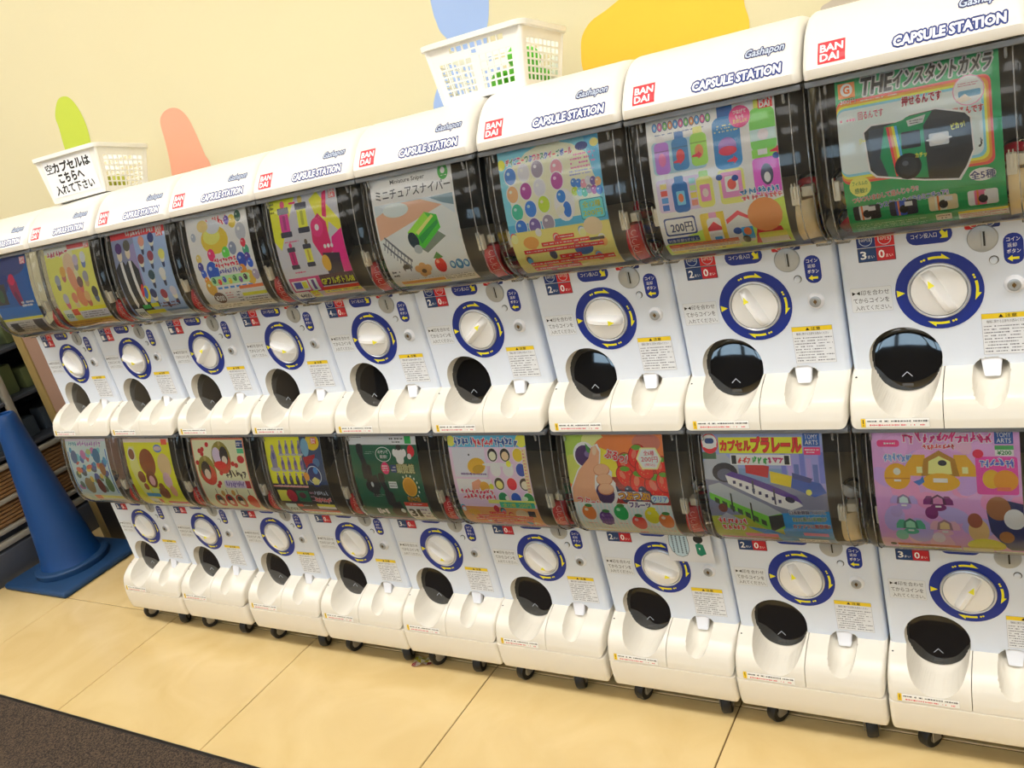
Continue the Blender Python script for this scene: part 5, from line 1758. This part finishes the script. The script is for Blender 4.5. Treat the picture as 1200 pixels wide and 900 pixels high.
def l8():
    K = Card(-.124, .098, .355, .116, (120, 150, 190))
    K.R(0, 0, 100, 30, (146, 160, 206)); K.R(0, 66, 60, 100, (170, 180, 60)); K.R(60, 60, 100, 92, (40, 140, 206)); K.O([(0, 40), (100, 46), (100, 66), (0, 74)], (120, 124, 150)); K.O([(60, 4), (100, 10), (100, 50), (74, 40)], (150, 150, 210))
    for k in range(7):
        K.R(66 + k * 5, 16 + (k % 3) * 5, 70 + k * 5, 42, [(110, 120, 200), (170, 150, 210), (90, 110, 180)][k % 3])
    K.O([(0, 24), (8, 18), (20, 18), (30, 28), (30, 44), (0, 40)], (170, 176, 186)); K.E(18, 34, 11, 8, (40, 44, 60)); K.E(18, 36, 7, 5, (90, 96, 120)); K.R(0, 16, 12, 22, (80, 110, 80))
    K.O([(36, 24), (56, 28), (54, 38), (36, 34)], (190, 40, 50)); K.O([(56, 32), (74, 36), (72, 46), (56, 42)], (236, 196, 40)); K.O([(74, 36), (96, 42), (100, 50), (90, 54), (72, 46)], (30, 80, 170)); K.O([(74, 33), (90, 38), (88, 42), (74, 38)], (40, 60, 130))
    K.E(86, 50, 2.4, 2.4, (236, 220, 90))
    # white bullet train
    K.O([(18, 36), (26, 34), (40, 40), (60, 50), (74, 56), (80, 62), (70, 66), (56, 62), (36, 52), (20, 44)], (238, 238, 244)); K.O([(18, 36), (24, 33), (40, 38), (62, 47), (76, 54), (80, 60), (60, 52), (36, 42)], (80, 50, 140)); K.E(70, 57, 4, 2.4, (30, 30, 60), -20)
    for k in range(8):
        K.R(24 + k * 5.2, 41 + k * 2.3, 26.4 + k * 5.2, 44 + k * 2.3, (50, 50, 90))
    K.O([(40, 40), (41.6, 40.6), (41.6, 53), (40, 52)], (60, 60, 80)); K.O([(57, 47), (58.4, 47.6), (58.4, 62), (57, 61)], (60, 60, 80))
    # green commuter train
    K.O([(2, 46), (12, 44), (50, 66), (62, 70), (62, 82), (50, 86), (30, 72), (2, 58)], (110, 190, 60)); K.O([(2, 46), (12, 43), (50, 62), (62, 69), (50, 72), (2, 52)], (170, 178, 184)); K.O([(50, 72), (62, 70), (62, 80), (50, 86)], (50, 56, 60))
    for k in range(7):
        K.O([(6 + k * 6.2, 56.4 + k * 3), (10 + k * 6.2, 58.4 + k * 3), (10 + k * 6.2, 63 + k * 3), (6 + k * 6.2, 61 + k * 3)], (60, 80, 60))
    for k in (0, 1):
        K.O([(20 + k * 16, 52 + k * 8), (21.4 + k * 16, 53 + k * 8), (21.4 + k * 16, 70 + k * 8), (20 + k * 16, 69 + k * 8)], (50, 60, 50))
    K.O([(6, 76), (14, 70), (26, 76), (18, 80)], (170, 170, 180)); K.O([(30, 82), (60, 96), (80, 96), (50, 84)], (30, 130, 206)); K.E(12, 66, 4, 4, (110, 60, 50))
    K.R(15, 4, 84, 17, (246, 214, 30)); K.T('カプセル', 16.6, 7, 42, 14.6, (222, 40, 30), (150, 20, 20), .03, .04); K.T('プラレール', 43, 4.8, 83, 15.6, (222, 40, 30), (150, 20, 20), .03, .05)
    K.E(7, 9, 7.4, 8, (214, 40, 50)); K.E(7, 7.6, 6.6, 5.6, (230, 236, 244)); K.R(3, 4.6, 11, 9, (30, 60, 120), 2); K.R(1, 10, 13, 12, (240, 240, 240))
    K.R(24, 18, 74, 27, (235, 235, 235)); K.R(25, 18.8, 29, 26.2, (30, 30, 34)); K.R(69, 18.8, 73, 26.2, (30, 30, 34)); K.Y(30, 19.4, 42, 26, 3, (222, 60, 40)); K.Y(42, 19.4, 55, 26, 3, (50, 160, 70)); K.Y(55, 19.4, 68, 26, 3, (190, 40, 110))
    K.R(85, 1, 98, 11, (20, 80, 160)); K.T('TOMY', 86.4, 2.2, 96.6, 5.6, WHITE, b=.0); K.T('ARTS', 86.4, 6.6, 96.6, 10, WHITE, b=.0); K.R(85, 12, 98, 18, (214, 40, 110)); K.M(86, 13, 97, 17, 2, WHITE, .9, .6)
    K.T('E3系新幹線つばさと', 68, 66, 97, 70, (30, 40, 120), WHITE, .12, .02, ang=3); K.T('E235系山手線が', 70, 72, 97, 76, (60, 170, 60), WHITE, .12, .02, ang=3); K.T('カププラに新登場!!', 69, 78, 99, 82, (222, 40, 60), WHITE, .12, .02, ang=3)
    K.Y(6, 75, 30, 80, 7, (226, 60, 50), WHITE); K.Y(8, 80.4, 28, 85, 5, (226, 60, 50), WHITE); K.R(26, 88, 54, 92, (222, 110, 150)); K.R(76, 85, 96, 88, (240, 130, 170))
    K.caution(3, 93, 52, 100); K.R(54, 91, 64, 100, (60, 140, 210)); K.R(70, 92, 94, 99, (224, 224, 220)); K.M(71, 93, 93, 98, 3)
    return K


def l9():
    K = Card(-.119, .102, .354, .114, (206, 150, 206))
    for k in range(26):
        K.E((k * 31.7) % 100, (k * 19.3) % 92 + 2, 9 + k % 5, 6 + k % 4, [(214, 160, 214), (190, 150, 220), (226, 140, 190), (176, 160, 226), (222, 170, 200)][k % 5], k * 20, 12)
    K.Y(22, 1, 82, 8, 13, (230, 50, 130), (240, 200, 230)); K.Y(36, 9, 58, 13, 8, (226, 80, 90), (240, 210, 220)); K.R(4, 6, 20, 11, (214, 40, 120), 2); K.M(9, 7, 17, 10, 1, WHITE)
    K.R(84, 0, 96, 9, (20, 70, 150)); K.T('TOMY', 85.4, 1.2, 94.6, 4.4, WHITE, b=.0); K.T('ARTS', 85.4, 5.2, 94.6, 8.2, WHITE, b=.0); K.R(84, 10, 96, 17.4, (235, 240, 235)); K.R(84, 10, 96, 13, (60, 160, 80)); K.T('¥200', 85.6, 13.8, 94.4, 16.6, (40, 130, 70), b=.03)
    K.Y(8, 16, 30, 22, 7, (110, 150, 226), (214, 220, 240))

    def shell(x, y, s, c, inner):
        d = tuple(int(v * .72) for v in c)
        K.O([(x - 30 * s, y + 4 * s), (x - 29 * s, y - 6 * s), (x - 22 * s, y - 16 * s), (x - 12 * s, y - 16 * s), (x - 10 * s, y + 4 * s)], c)
        K.O([(x + 30 * s, y + 4 * s), (x + 29 * s, y - 6 * s), (x + 22 * s, y - 16 * s), (x + 12 * s, y - 16 * s), (x + 10 * s, y + 4 * s)][::-1], c)
        K.O([(x - 16 * s, y + 4 * s), (x - 13 * s, y - 12 * s), (x, y - 20 * s), (x + 13 * s, y - 12 * s), (x + 16 * s, y + 4 * s)], d)
        K.O([(x - 10 * s, y + 2 * s), (x - 9 * s, y - 10 * s), (x, y - 15 * s), (x + 9 * s, y - 10 * s), (x + 10 * s, y + 2 * s)], inner)
        K.E(x, y + 10 * s, 16 * s, 8 * s, c); K.R(x - 6 * s, y + 6 * s, x + 6 * s, y + 10 * s, (240, 236, 226), .4)
    shell(47, 30, .82, (232, 164, 30), (246, 226, 130)); K.E(49, 23, 3, 2, (40, 34, 50)); K.E(17, 34, 9.4, 9.6, (226, 160, 20)); K.R(8, 35, 26, 36, (190, 120, 20)); K.E(17, 30, 2.6, 2.6, (246, 232, 200)); K.R(14.6, 36.4, 19.6, 38, WHITE)
    K.O([(28, 38), (33, 36), (35, 33), (36, 38), (32, 41)], (30, 110, 190)); K.R(31, 26, 35, 31, (246, 232, 150)); K.R(62, 26, 66, 31, (246, 232, 150))
    K.R(71, 18, 98, 47, (214, 60, 160), 2); K.Y(74, 19.4, 96, 26, 7, (90, 110, 210), (230, 220, 240)); K.E(81, 35, 6, 6.6, (240, 170, 30)); K.E(90, 36, 8, 7.4, (222, 140, 20)); K.R(84, 41, 93, 44, (240, 100, 80)); K.E(73, 16, 3.6, 3, (222, 30, 70))
    shell(20, 55, .33, (170, 150, 210), (190, 214, 236)); K.E(14, 63, 4.4, 4.6, (170, 150, 206)); shell(44, 55, .35, (120, 30, 110), (206, 130, 180)); K.E(39, 63, 4.6, 5, (120, 30, 110))
    shell(23, 75, .35, (80, 170, 140), (150, 210, 180)); K.E(16, 82, 4.6, 4.8, (120, 190, 170)); shell(47, 75, .35, (226, 170, 190), (246, 190, 140)); K.E(42, 83, 4.6, 4.8, (230, 200, 214))
    # storybook pair left out, only soft colour fields kept
    K.O([(76, 60), (84, 50), (100, 54), (100, 92), (90, 92), (78, 76)], (34, 44, 100)); K.E(84, 58, 8, 9, (150, 96, 60)); K.E(94, 66, 7, 8, (226, 226, 236)); K.E(70, 76, 7, 10, (226, 180, 120)); K.E(74, 88, 13, 7, (246, 210, 50)); K.E(68, 68, 5, 6, (150, 80, 60)); K.E(88, 80, 5, 5, (170, 110, 60))
    K.caution(11, 89.6, 56, 98.6); K.R(57, 91, 78, 99, (226, 210, 150), 1); K.R(79, 94, 98, 99.4, (226, 214, 190)); K.M(80, 95, 97, 98.6, 2); K.E(8, 91, 2.4, 2, (40, 40, 46))
    return K


CARDTEXT = {
    (1, 1): 'deep blue toy card with a magenta figure, cut by the left picture edge', (2, 1): 'yellow capsule toy card scattered with small pastel figures',
    (3, 1): 'pale blue toy card with two dark coats and ten round heads', (4, 1): 'white toy card with coloured drops around a golden lump, price ¥300',
    (5, 1): 'magenta, yellow and grey toy card with four bottles, price ¥400', (6, 1): 'white toy card reading Miniature Sniper with a green box',
    (7, 1): 'light blue and cream toy card of squeeze balls over a crowded red band', (8, 1): 'white toy card with stacks of bright drink bottles, price 200円',
    (9, 1): 'green toy card of a black instant camera with rainbow stripe',
    (1, 0): 'pale blue grey toy card crowded with tiny mixed toys', (2, 0): 'bright yellow toy card with one brown and one beige rounded shape',
    (3, 0): 'beige toy card with red and olive hanging fruit charms', (4, 0): 'yellow and black toy card with three rows of small grey figures',
    (5, 0): 'dark green toy card with black microscope silhouettes and orange disc', (6, 0): 'pink toy card with a blue title and twelve round faces',
    (7, 0): 'fruit toy card with a hand squeezing a purple berry', (8, 0): 'toy train card with a yellow title bar, white and green trains',
    (9, 0): 'pink and lilac toy card with orange opening shell compacts'}
for row, fns in ((1, (u1, u2, u3, u4, u5, u6, u7, u8, u9)), (0, (l1, l2, l3, l4, l5, l6, l7, l8, l9))):
    for c, fn in enumerate(fns, 1):
        me = fn().done(c)
        o = link('display_card', me, None, ((c - 9) * .3 + DX[c - 1], 0, FZ + row * PITCH))
        tag(o, CARDTEXT[(c, row)], 'poster', 'toy cards in the upper hoppers' if row else 'toy cards in the lower hoppers')

# ------------------------------------------------------------------ capsules lying in the hoppers behind the cards
def half(r, up):
    bm = bmesh.new()
    n = 7
    pr = [(r * math.sin(PI / 2 * k / n), r * math.cos(PI / 2 * k / n) * (1 if up else -1)) for k in range(n + 1)]
    pr[-1] = (r * 1.0, 0)
    add_lathe(bm, pr + [(r * 1.03, 0), (r * 1.03, .001 if up else -.001)], 'z', (0, 0, 0), 20)
    return bm


CAPR = .0205
cap_top = mesh_of('clear_half', half(CAPR, True), M['shell'])
capcols = {'red': (196, 24, 46), 'blue': (40, 90, 190), 'yellow': (232, 200, 40), 'green': (30, 130, 80), 'white': (232, 232, 232)}
cap_bot = {k: mesh_of('coloured_half', half(CAPR, False), mat('capsule_' + k, v, .25)) for k, v in capcols.items()}


def capsule(x, y, z, col, label, group, rot_=None):
    e = empty('toy_capsule', (x, y, z))
    e.rotation_euler = rot_ or (random.uniform(-.9, .9), random.uniform(-.9, .9), 0)
    tag(e, label, 'capsule', group)
    link('clear_half', cap_top, e)
    o = link('coloured_half', cap_bot[col], e)
    o['label'] = col + ' half'
    return e


HC = {(9, 1): ['red', 'yellow', 'white'], (8, 1): ['red', 'blue', 'red'], (7, 1): ['red', 'red', 'yellow'], (6, 1): ['green', 'green', 'white'], (5, 1): ['blue', 'green', 'white'],
      (9, 0): ['white', 'blue', 'white'], (8, 0): ['white', 'white', 'red'], (7, 0): ['white', 'red', 'green']}
for row in (1, 0):
    for c in range(1, 10):
        cols = HC.get((c, row), ['green', 'blue', 'red'])
        bx = (c - 9) * .3 + DX[c - 1]
        bz = FZ + row * PITCH
        g = 'capsules in the hopper of the ' + CARDNAME[(c, row)]
        for side, s in (('left', -1), ('right', 1)):
            n = 3 if c >= 7 else 2
            for k in range(n):
                x = bx + s * (.1200 - .004 * (k % 2))
                y = .005 + .024 * (k % 2) + (.01 if s > 0 else 0)
                z = bz + .1115 + CAPR + .001 + k * .0335
                col = cols[(k + (s > 0)) % 3]
                lab = '%s capsule %s of the %s, %s' % (col, side, CARDNAME[(c, row)], ['at the bottom', 'second up', 'on top'][k] if n == 3 else ['at the bottom', 'on top'][k])
                capsule(x, y, z, col, ' '.join(lab.split()[:16]), g)


# ------------------------------------------------------------------ baskets on top of the machines
def basket(W0, W1, D0, D1, Hh, seed):
    """open perforated basket, base W0 x D0, rim W1 x D1; origin at base centre"""
    rnd = random.Random(seed)
    e = {}
    th = .0022

    def wall_panel(face):
        bm = bmesh.new()
        if face in ('front', 'back'):
            nx, w0, w1 = 11, W0, W1
        else:
            nx, w0, w1 = 8, D0, D1
        nz = 7
        us = []
        mx = .10
        us.append(0)
        for i in range(nx):
            a = mx + (1 - 2 * mx) * i / nx
            b = mx + (1 - 2 * mx) * (i + 1) / nx
            us += [a + (b - a) * .12, b - (b - a) * .12]
        us.append(1)
        vs = [0]
        for j in range(nz):
            a = .10 + .78 * j / nz
            b = .10 + .78 * (j + 1) / nz
            vs += [a + (b - a) * .12, b - (b - a) * .12]
        vs.append(1)

        def pos(u, v, out):
            w = w0 + (w1 - w0) * v
            a = (u - .5) * w
            dd = (D0 + (D1 - D0) * v) / 2 if face in ('front', 'back') else (W0 + (W1 - W0) * v) / 2
            dd += out
            z = v * Hh
            return {'front': (a, -dd, z), 'back': (-a, dd, z), 'right': (dd, a, z), 'left': (-dd, -a, z)}[face]
        F = [[bm.verts.new(pos(u, v, 0)) for v in vs] for u in us]
        B = [[bm.verts.new(pos(u, v, -th)) for v in vs] for u in us]
        hole = set()
        for i in range(nx):
            for j in range(nz):
                solid = (face in ('front', 'back') and (i == 5 and j < 5)) or (face in ('front', 'back') and j == 5 and i != 5) or (face in ('left', 'right') and j == 6) or (face in ('front', 'back') and j == 6 and (i < 2 or i > 9))
                if not solid:
                    hole.add((1 + 2 * i, 1 + 2 * j))
        for i in range(len(us) - 1):
            for j in range(len(vs) - 1):
                if (i, j) in hole:
                    q = [(i, j), (i + 1, j), (i + 1, j + 1), (i, j + 1)]
                    for k in range(4):
                        a, b = q[k], q[(k + 1) % 4]
                        bm.faces.new((F[a[0]][a[1]], B[a[0]][a[1]], B[b[0]][b[1]], F[b[0]][b[1]]))
                else:
                    bm.faces.new((F[i][j], F[i + 1][j], F[i + 1][j + 1], F[i][j + 1]))
                    bm.faces.new((B[i][j + 1], B[i + 1][j + 1], B[i + 1][j], B[i][j]))
        return mesh_of('side_wall', bm, M['basket'], 30)
    for f in ('front', 'back', 'left', 'right'):
        e[f] = wall_panel(f)
    bm = bmesh.new()
    add_box(bm, -W0 / 2, W0 / 2, -D0 / 2, D0 / 2, 0, .003, bev=.001, seg=1)
    e['base'] = mesh_of('base', bm, M['basket'])
    bm = bmesh.new()

    def loop(w, d, z, r=.022):
        P = []
        for cx, cy, a0 in ((w / 2 - r, d / 2 - r, 0), (-w / 2 + r, d / 2 - r, 90), (-w / 2 + r, -d / 2 + r, 180), (w / 2 - r, -d / 2 + r, 270)):
            for k in range(6):
                a = math.radians(a0 + k * 18)
                P.append((cx + r * math.cos(a), cy + r * math.sin(a), z))
        return P
    sec = [(-.002, Hh - .010), (.009, Hh - .010), (.010, Hh - .001), (.008, Hh), (-.001, Hh), (-.004, Hh - .003)]
    L = [[bm.verts.new(p_) for p_ in loop(W1 + 2 * a, D1 + 2 * a, z)] for a, z in sec]
    n = len(L[0])
    for A, B in zip(L, L[1:] + L[:1]):
        for k in range(n):
            bm.faces.new((A[k], A[(k + 1) % n], B[(k + 1) % n], B[k]))
    e['rim'] = mesh_of('rim', bm, M['basket'])
    for sx in (-1, 1):
        for sy in (-1, 1):
            bm = bmesh.new()
            add_tube(bm, [(sx * (W0 / 2 - .004), sy * (D0 / 2 - .004), .002), (sx * (W1 / 2 - .004), sy * (D1 / 2 - .004), Hh - .002)], .006, 8)
            e['post%d%d' % (sx, sy)] = mesh_of('corner_post', bm, M['basket'])
    return e


BK = basket(.190, .225, .165, .195, .118, 3)


def place_basket(x, y, z, rz, tilt, label, sc):
    b = empty('plastic_basket', (x, y, z), 0)
    b.rotation_euler = Euler((tilt, 0, rz), 'XYZ')
    b.scale = sc
    tag(b, label, 'basket')
    for f in ('front', 'back', 'left', 'right'):
        link('side_wall', BK[f], b)
    link('base', BK['base'], b)
    link('rim', BK['rim'], b)
    for k in ('post11', 'post1-1', 'post-11', 'post-1-1'):
        link('corner_post', BK[k], b)
    return b


TOPZ = FZ + PITCH
BR2 = place_basket(-.767, .104, TOPZ + .4455, .028, -.175, 'white perforated plastic basket at the right, green capsules inside', (.98, .92, .98))
BR1 = place_basket(-2.084, .085, TOPZ + .4490, .19, -.180, 'white plastic basket at the left carrying a paper sign', (.98, .96, 1.05))
# paper sign on the front of the left basket
p = Print()
p.rect(-.0880, .012, .0880, .104, (226, 228, 232))
p.rect(-.0870, .013, .0870, .103, (244, 245, 247))
p.text('空', -.0820, .0730, .0240, .0240, (40, 42, 46), bold=.03)
p.text('カプセルは', -.0550, .0730, .1330, .0230, BLACK, bold=.045)
p.text('こちらへ', -.0460, .0450, .0900, .0230, BLACK, bold=.045)
p.text('入れて下さい', -.0700, .0175, .1400, .0230, BLACK, bold=.045)
sl = ((.195 - .165) / 2) / .118
sg = link('paper_sign', p.build('paper_sign', lambda x, z, h: Vector((x, -(.165 / 2 + z * sl) - .0012 - h, z))), BR1)
sg['label'] = 'white paper sign with black handwritten-style Japanese lettering'
# green capsules inside the right basket, yellow green ones in the left
gm = mat('bright_green_capsule', (96, 206, 50), .35)
ym = mat('olive_yellow_capsule', (196, 200, 70), .35)


def in_basket(B, matl, label, group):
    bm = bmesh.new()
    R0 = .0235
    add_lathe(bm, [(R0 * math.sin(PI * k / 12), -R0 * math.cos(PI * k / 12)) for k in range(6)] + [(R0, -.001), (R0 * 1.04, -.001), (R0 * 1.04, .001), (R0, .001)] +
              [(R0 * math.sin(PI * k / 12), -R0 * math.cos(PI * k / 12)) for k in range(7, 13)], 'z', (0, 0, 0), 20)
    o = link('empty_capsule', mesh_of('empty_capsule', bm, matl))
    o.location = B
    tag(o, label, 'capsule', group)


bpy.context.view_layer.update()
for i, (u, v, w) in enumerate(((.068, -.045, .0275), (.066, .010, .0275), (.062, .058, .0275), (.014, .050, .0275), (.010, -.010, .0275), (.060, -.018, .066), (.056, .034, .066))):
    in_basket(BR2.matrix_world @ Vector((u, v, w)), gm, 'bright green empty capsule inside the right basket', 'green capsules in the right basket')
for i, (u, v, w) in enumerate(((.060, -.040, .0275), (.056, .016, .0275), (.008, .040, .0275))):
    in_basket(BR1.matrix_world @ Vector((u, v, w)), ym, 'dull yellow green empty capsule inside the left basket', 'capsules in the left basket')

# ------------------------------------------------------------------ note taped on a lower machine, litter on the floor
NX = (7 - 9) * .3 + DX[6]
p = Print()
p.rect(.0290, .0280, .1290, .1040, (222, 226, 234))
p.poly([(.0360, .0900), (.0340, .0680), (.0390, .0520), (.0480, .0420), (.0600, .0390), (.0720, .0440), (.0780, .0560), (.0790, .0740), (.0770, .0950), (.06, .1), (.045, .098)], (90, 96, 110))
p.poly([(.0370, .0895), (.0352, .0685), (.0400, .0528), (.0486, .0430), (.0598, .0401), (.0712, .0448), (.0770, .0564), (.0779, .0740), (.0760, .0940), (.06, .0988), (.0455, .097)], (190, 216, 232))
for k in range(4):
    for j in range(9):
        p.rect(.0420 + k * .009, .0500 + j * .0048 - k * .0008, .0452 + k * .009, .0534 + j * .0048 - k * .0008, (70, 96, 120))
p.ell(.1010, .0850, .0105, .0100, (24, 28, 40))
p.poly([(.0930, .0720), (.1010, .0760), (.1100, .0720), (.1140, .0500), (.1010, .0440), (.0940, .0490)], (24, 130, 104))
p.poly([(.0990, .0640), (.1030, .0640), (.1010, .0580)], (235, 240, 240))
o = link('paper_note', p.build('paper_note', flat_map(-.0125)), None, (NX, 0, FZ))
tag(o, 'small white paper note with pale blue bubble, half over a lower dial', 'note')
p = None
bm = bmesh.new()
rnd = random.Random(4)
vs = [[bm.verts.new((i * .011 + rnd.uniform(-.002, .002), j * .011 + rnd.uniform(-.002, .002), .002 + rnd.uniform(0, .011))) for j in range(4)] for i in range(6)]
for i in range(5):
    for j in range(3):
        bm.faces.new((vs[i][j], vs[i + 1][j], vs[i + 1][j + 1], vs[i][j + 1]))
r_ = bmesh.ops.solidify(bm, geom=bm.faces[:], thickness=.0008)
me = mesh_of('crumpled_wrapper', bm, mat('wrapper_foil', (236, 232, 215), .35), 10)
me.materials.append(mat('wrapper_yellow', (214, 206, 60), .35))
me.materials.append(mat('wrapper_red', (150, 50, 50), .35))
for i, f in enumerate(me.polygons):
    f.material_index = [0, 1, 0, 2, 0, 1][(i * 5) % 6]
o = link('crumpled_wrapper', me, None, (-1.37, -.065, .0002), (0, 0, .3))
tag(o, 'small crumpled yellow and silver wrapper on the tiles below the machines', 'litter')

# ------------------------------------------------------------------ blue cone
cn = empty('blue_cone', (-3.283, .165, 0))
tag(cn, 'dark blue plastic traffic cone beside the end of the machine row', 'traffic cone')
bm = bmesh.new()
add_box(bm, -.212, .212, -.19, .19, .0, .026, bev=.012, seg=3)
t = bmesh.new()
link('base', mesh_of('base', bm, M['conebase']), cn)
bm = bmesh.new()
add_lathe(bm, [(.142, .026), (.144, .030), (.144, .046), (.138, .052), (.110, .054)], 'z', (0, 0, 0), 48)
link('collar', mesh_of('collar', bm, M['conebase']), cn)
bm = bmesh.new()
add_lathe(bm, [(.118, .052), (.114, .062), (.106, .10), (.043, .655), (.041, .675), (.036, .687), (.028, .692), (.025, .690), (.023, .60), (.09, .1)], 'z', (0, 0, 0), 48)
link('cone_body', mesh_of('cone_body', bm, M['cone']), cn)

# ------------------------------------------------------------------ shelf unit behind the cone at the far left
sh = empty('shelf_unit', (-3.95, .55, 0))
tag(sh, 'grey metal shelf unit with brown boards at the far left edge', 'shelf')
bm = bmesh.new()
add_box(bm, -.42, .42, -.75, .95, 0, .125, bev=.004)
link('plinth', mesh_of('plinth', bm, M['gond']), sh)['label'] = 'dark blue grey metal plinth'
bm = bmesh.new()
for k in range(13):
    add_box(bm, .385, .397, -.70, .90, .215 + k * .0155, .226 + k * .0155, bev=.002, seg=1)
add_box(bm, .378, .386, -.72, .92, .20, .42)
link('ribbed_board', mesh_of('ribbed_board', bm, M['brownmesh']), sh)['label'] = 'brown ribbed side board'
for z0, z1 in ((.135, .160), (.188, .206), (.30, .318), (.425, .445)):
    bm = bmesh.new()
    add_box(bm, .38, .41, -.74, .94, z0, z1, bev=.004)
    link('rail', mesh_of('rail', bm, M['greyframe']), sh)
for y in (-.735, -.22, .32, .92):
    bm = bmesh.new()
    add_box(bm, .385, .415, y - .014, y + .014, .12, 1.15, bev=.004)
    link('post', mesh_of('post', bm, M['greyframe']), sh)
for z in (.46, .66, .86):
    bm = bmesh.new()
    add_box(bm, -.40, .40, -.73, .93, z, z + .016, bev=.003, seg=1)
    link('shelf_board', mesh_of('shelf_board', bm, M['gond']), sh)
bm = bmesh.new()
add_box(bm, -.41, -.39, -.73, .93, .1, 1.15)
link('back_panel', mesh_of('back_panel', bm, M['gond']), sh)
BOXC = {'tan': (190, 170, 120), 'red': (150, 60, 50), 'slate': (70, 80, 90), 'pale': (206, 200, 190), 'olive': (100, 110, 70), 'dark': (60, 60, 70)}
ORDN = ('first', 'second', 'third', 'fourth', 'fifth', 'sixth', 'seventh', 'eighth', 'ninth')
box_m = {k: mat('box_card_' + k, v, .5) for k, v in BOXC.items()}
for sn, z in (('lowest', .4762), ('middle', .6762), ('top', .8762)):
    for k in range(9):
        y = -.06 + .115 * k
        w = random.uniform(.036, .050)
        hh = random.uniform(.07, .13)
        bm = bmesh.new()
        add_box(bm, -w, w, -w, w, 0, hh, bev=.006)
        cn_ = random.choice(list(BOXC))
        o = link('packed_box', mesh_of('packed_box', bm, box_m[cn_]), None, (-3.95 + .28, y, z))
        tag(o, '%s packed box %s from the front, %s board of the far left shelf' % (cn_, ORDN[k], sn), 'box', 'goods on the far left shelf')
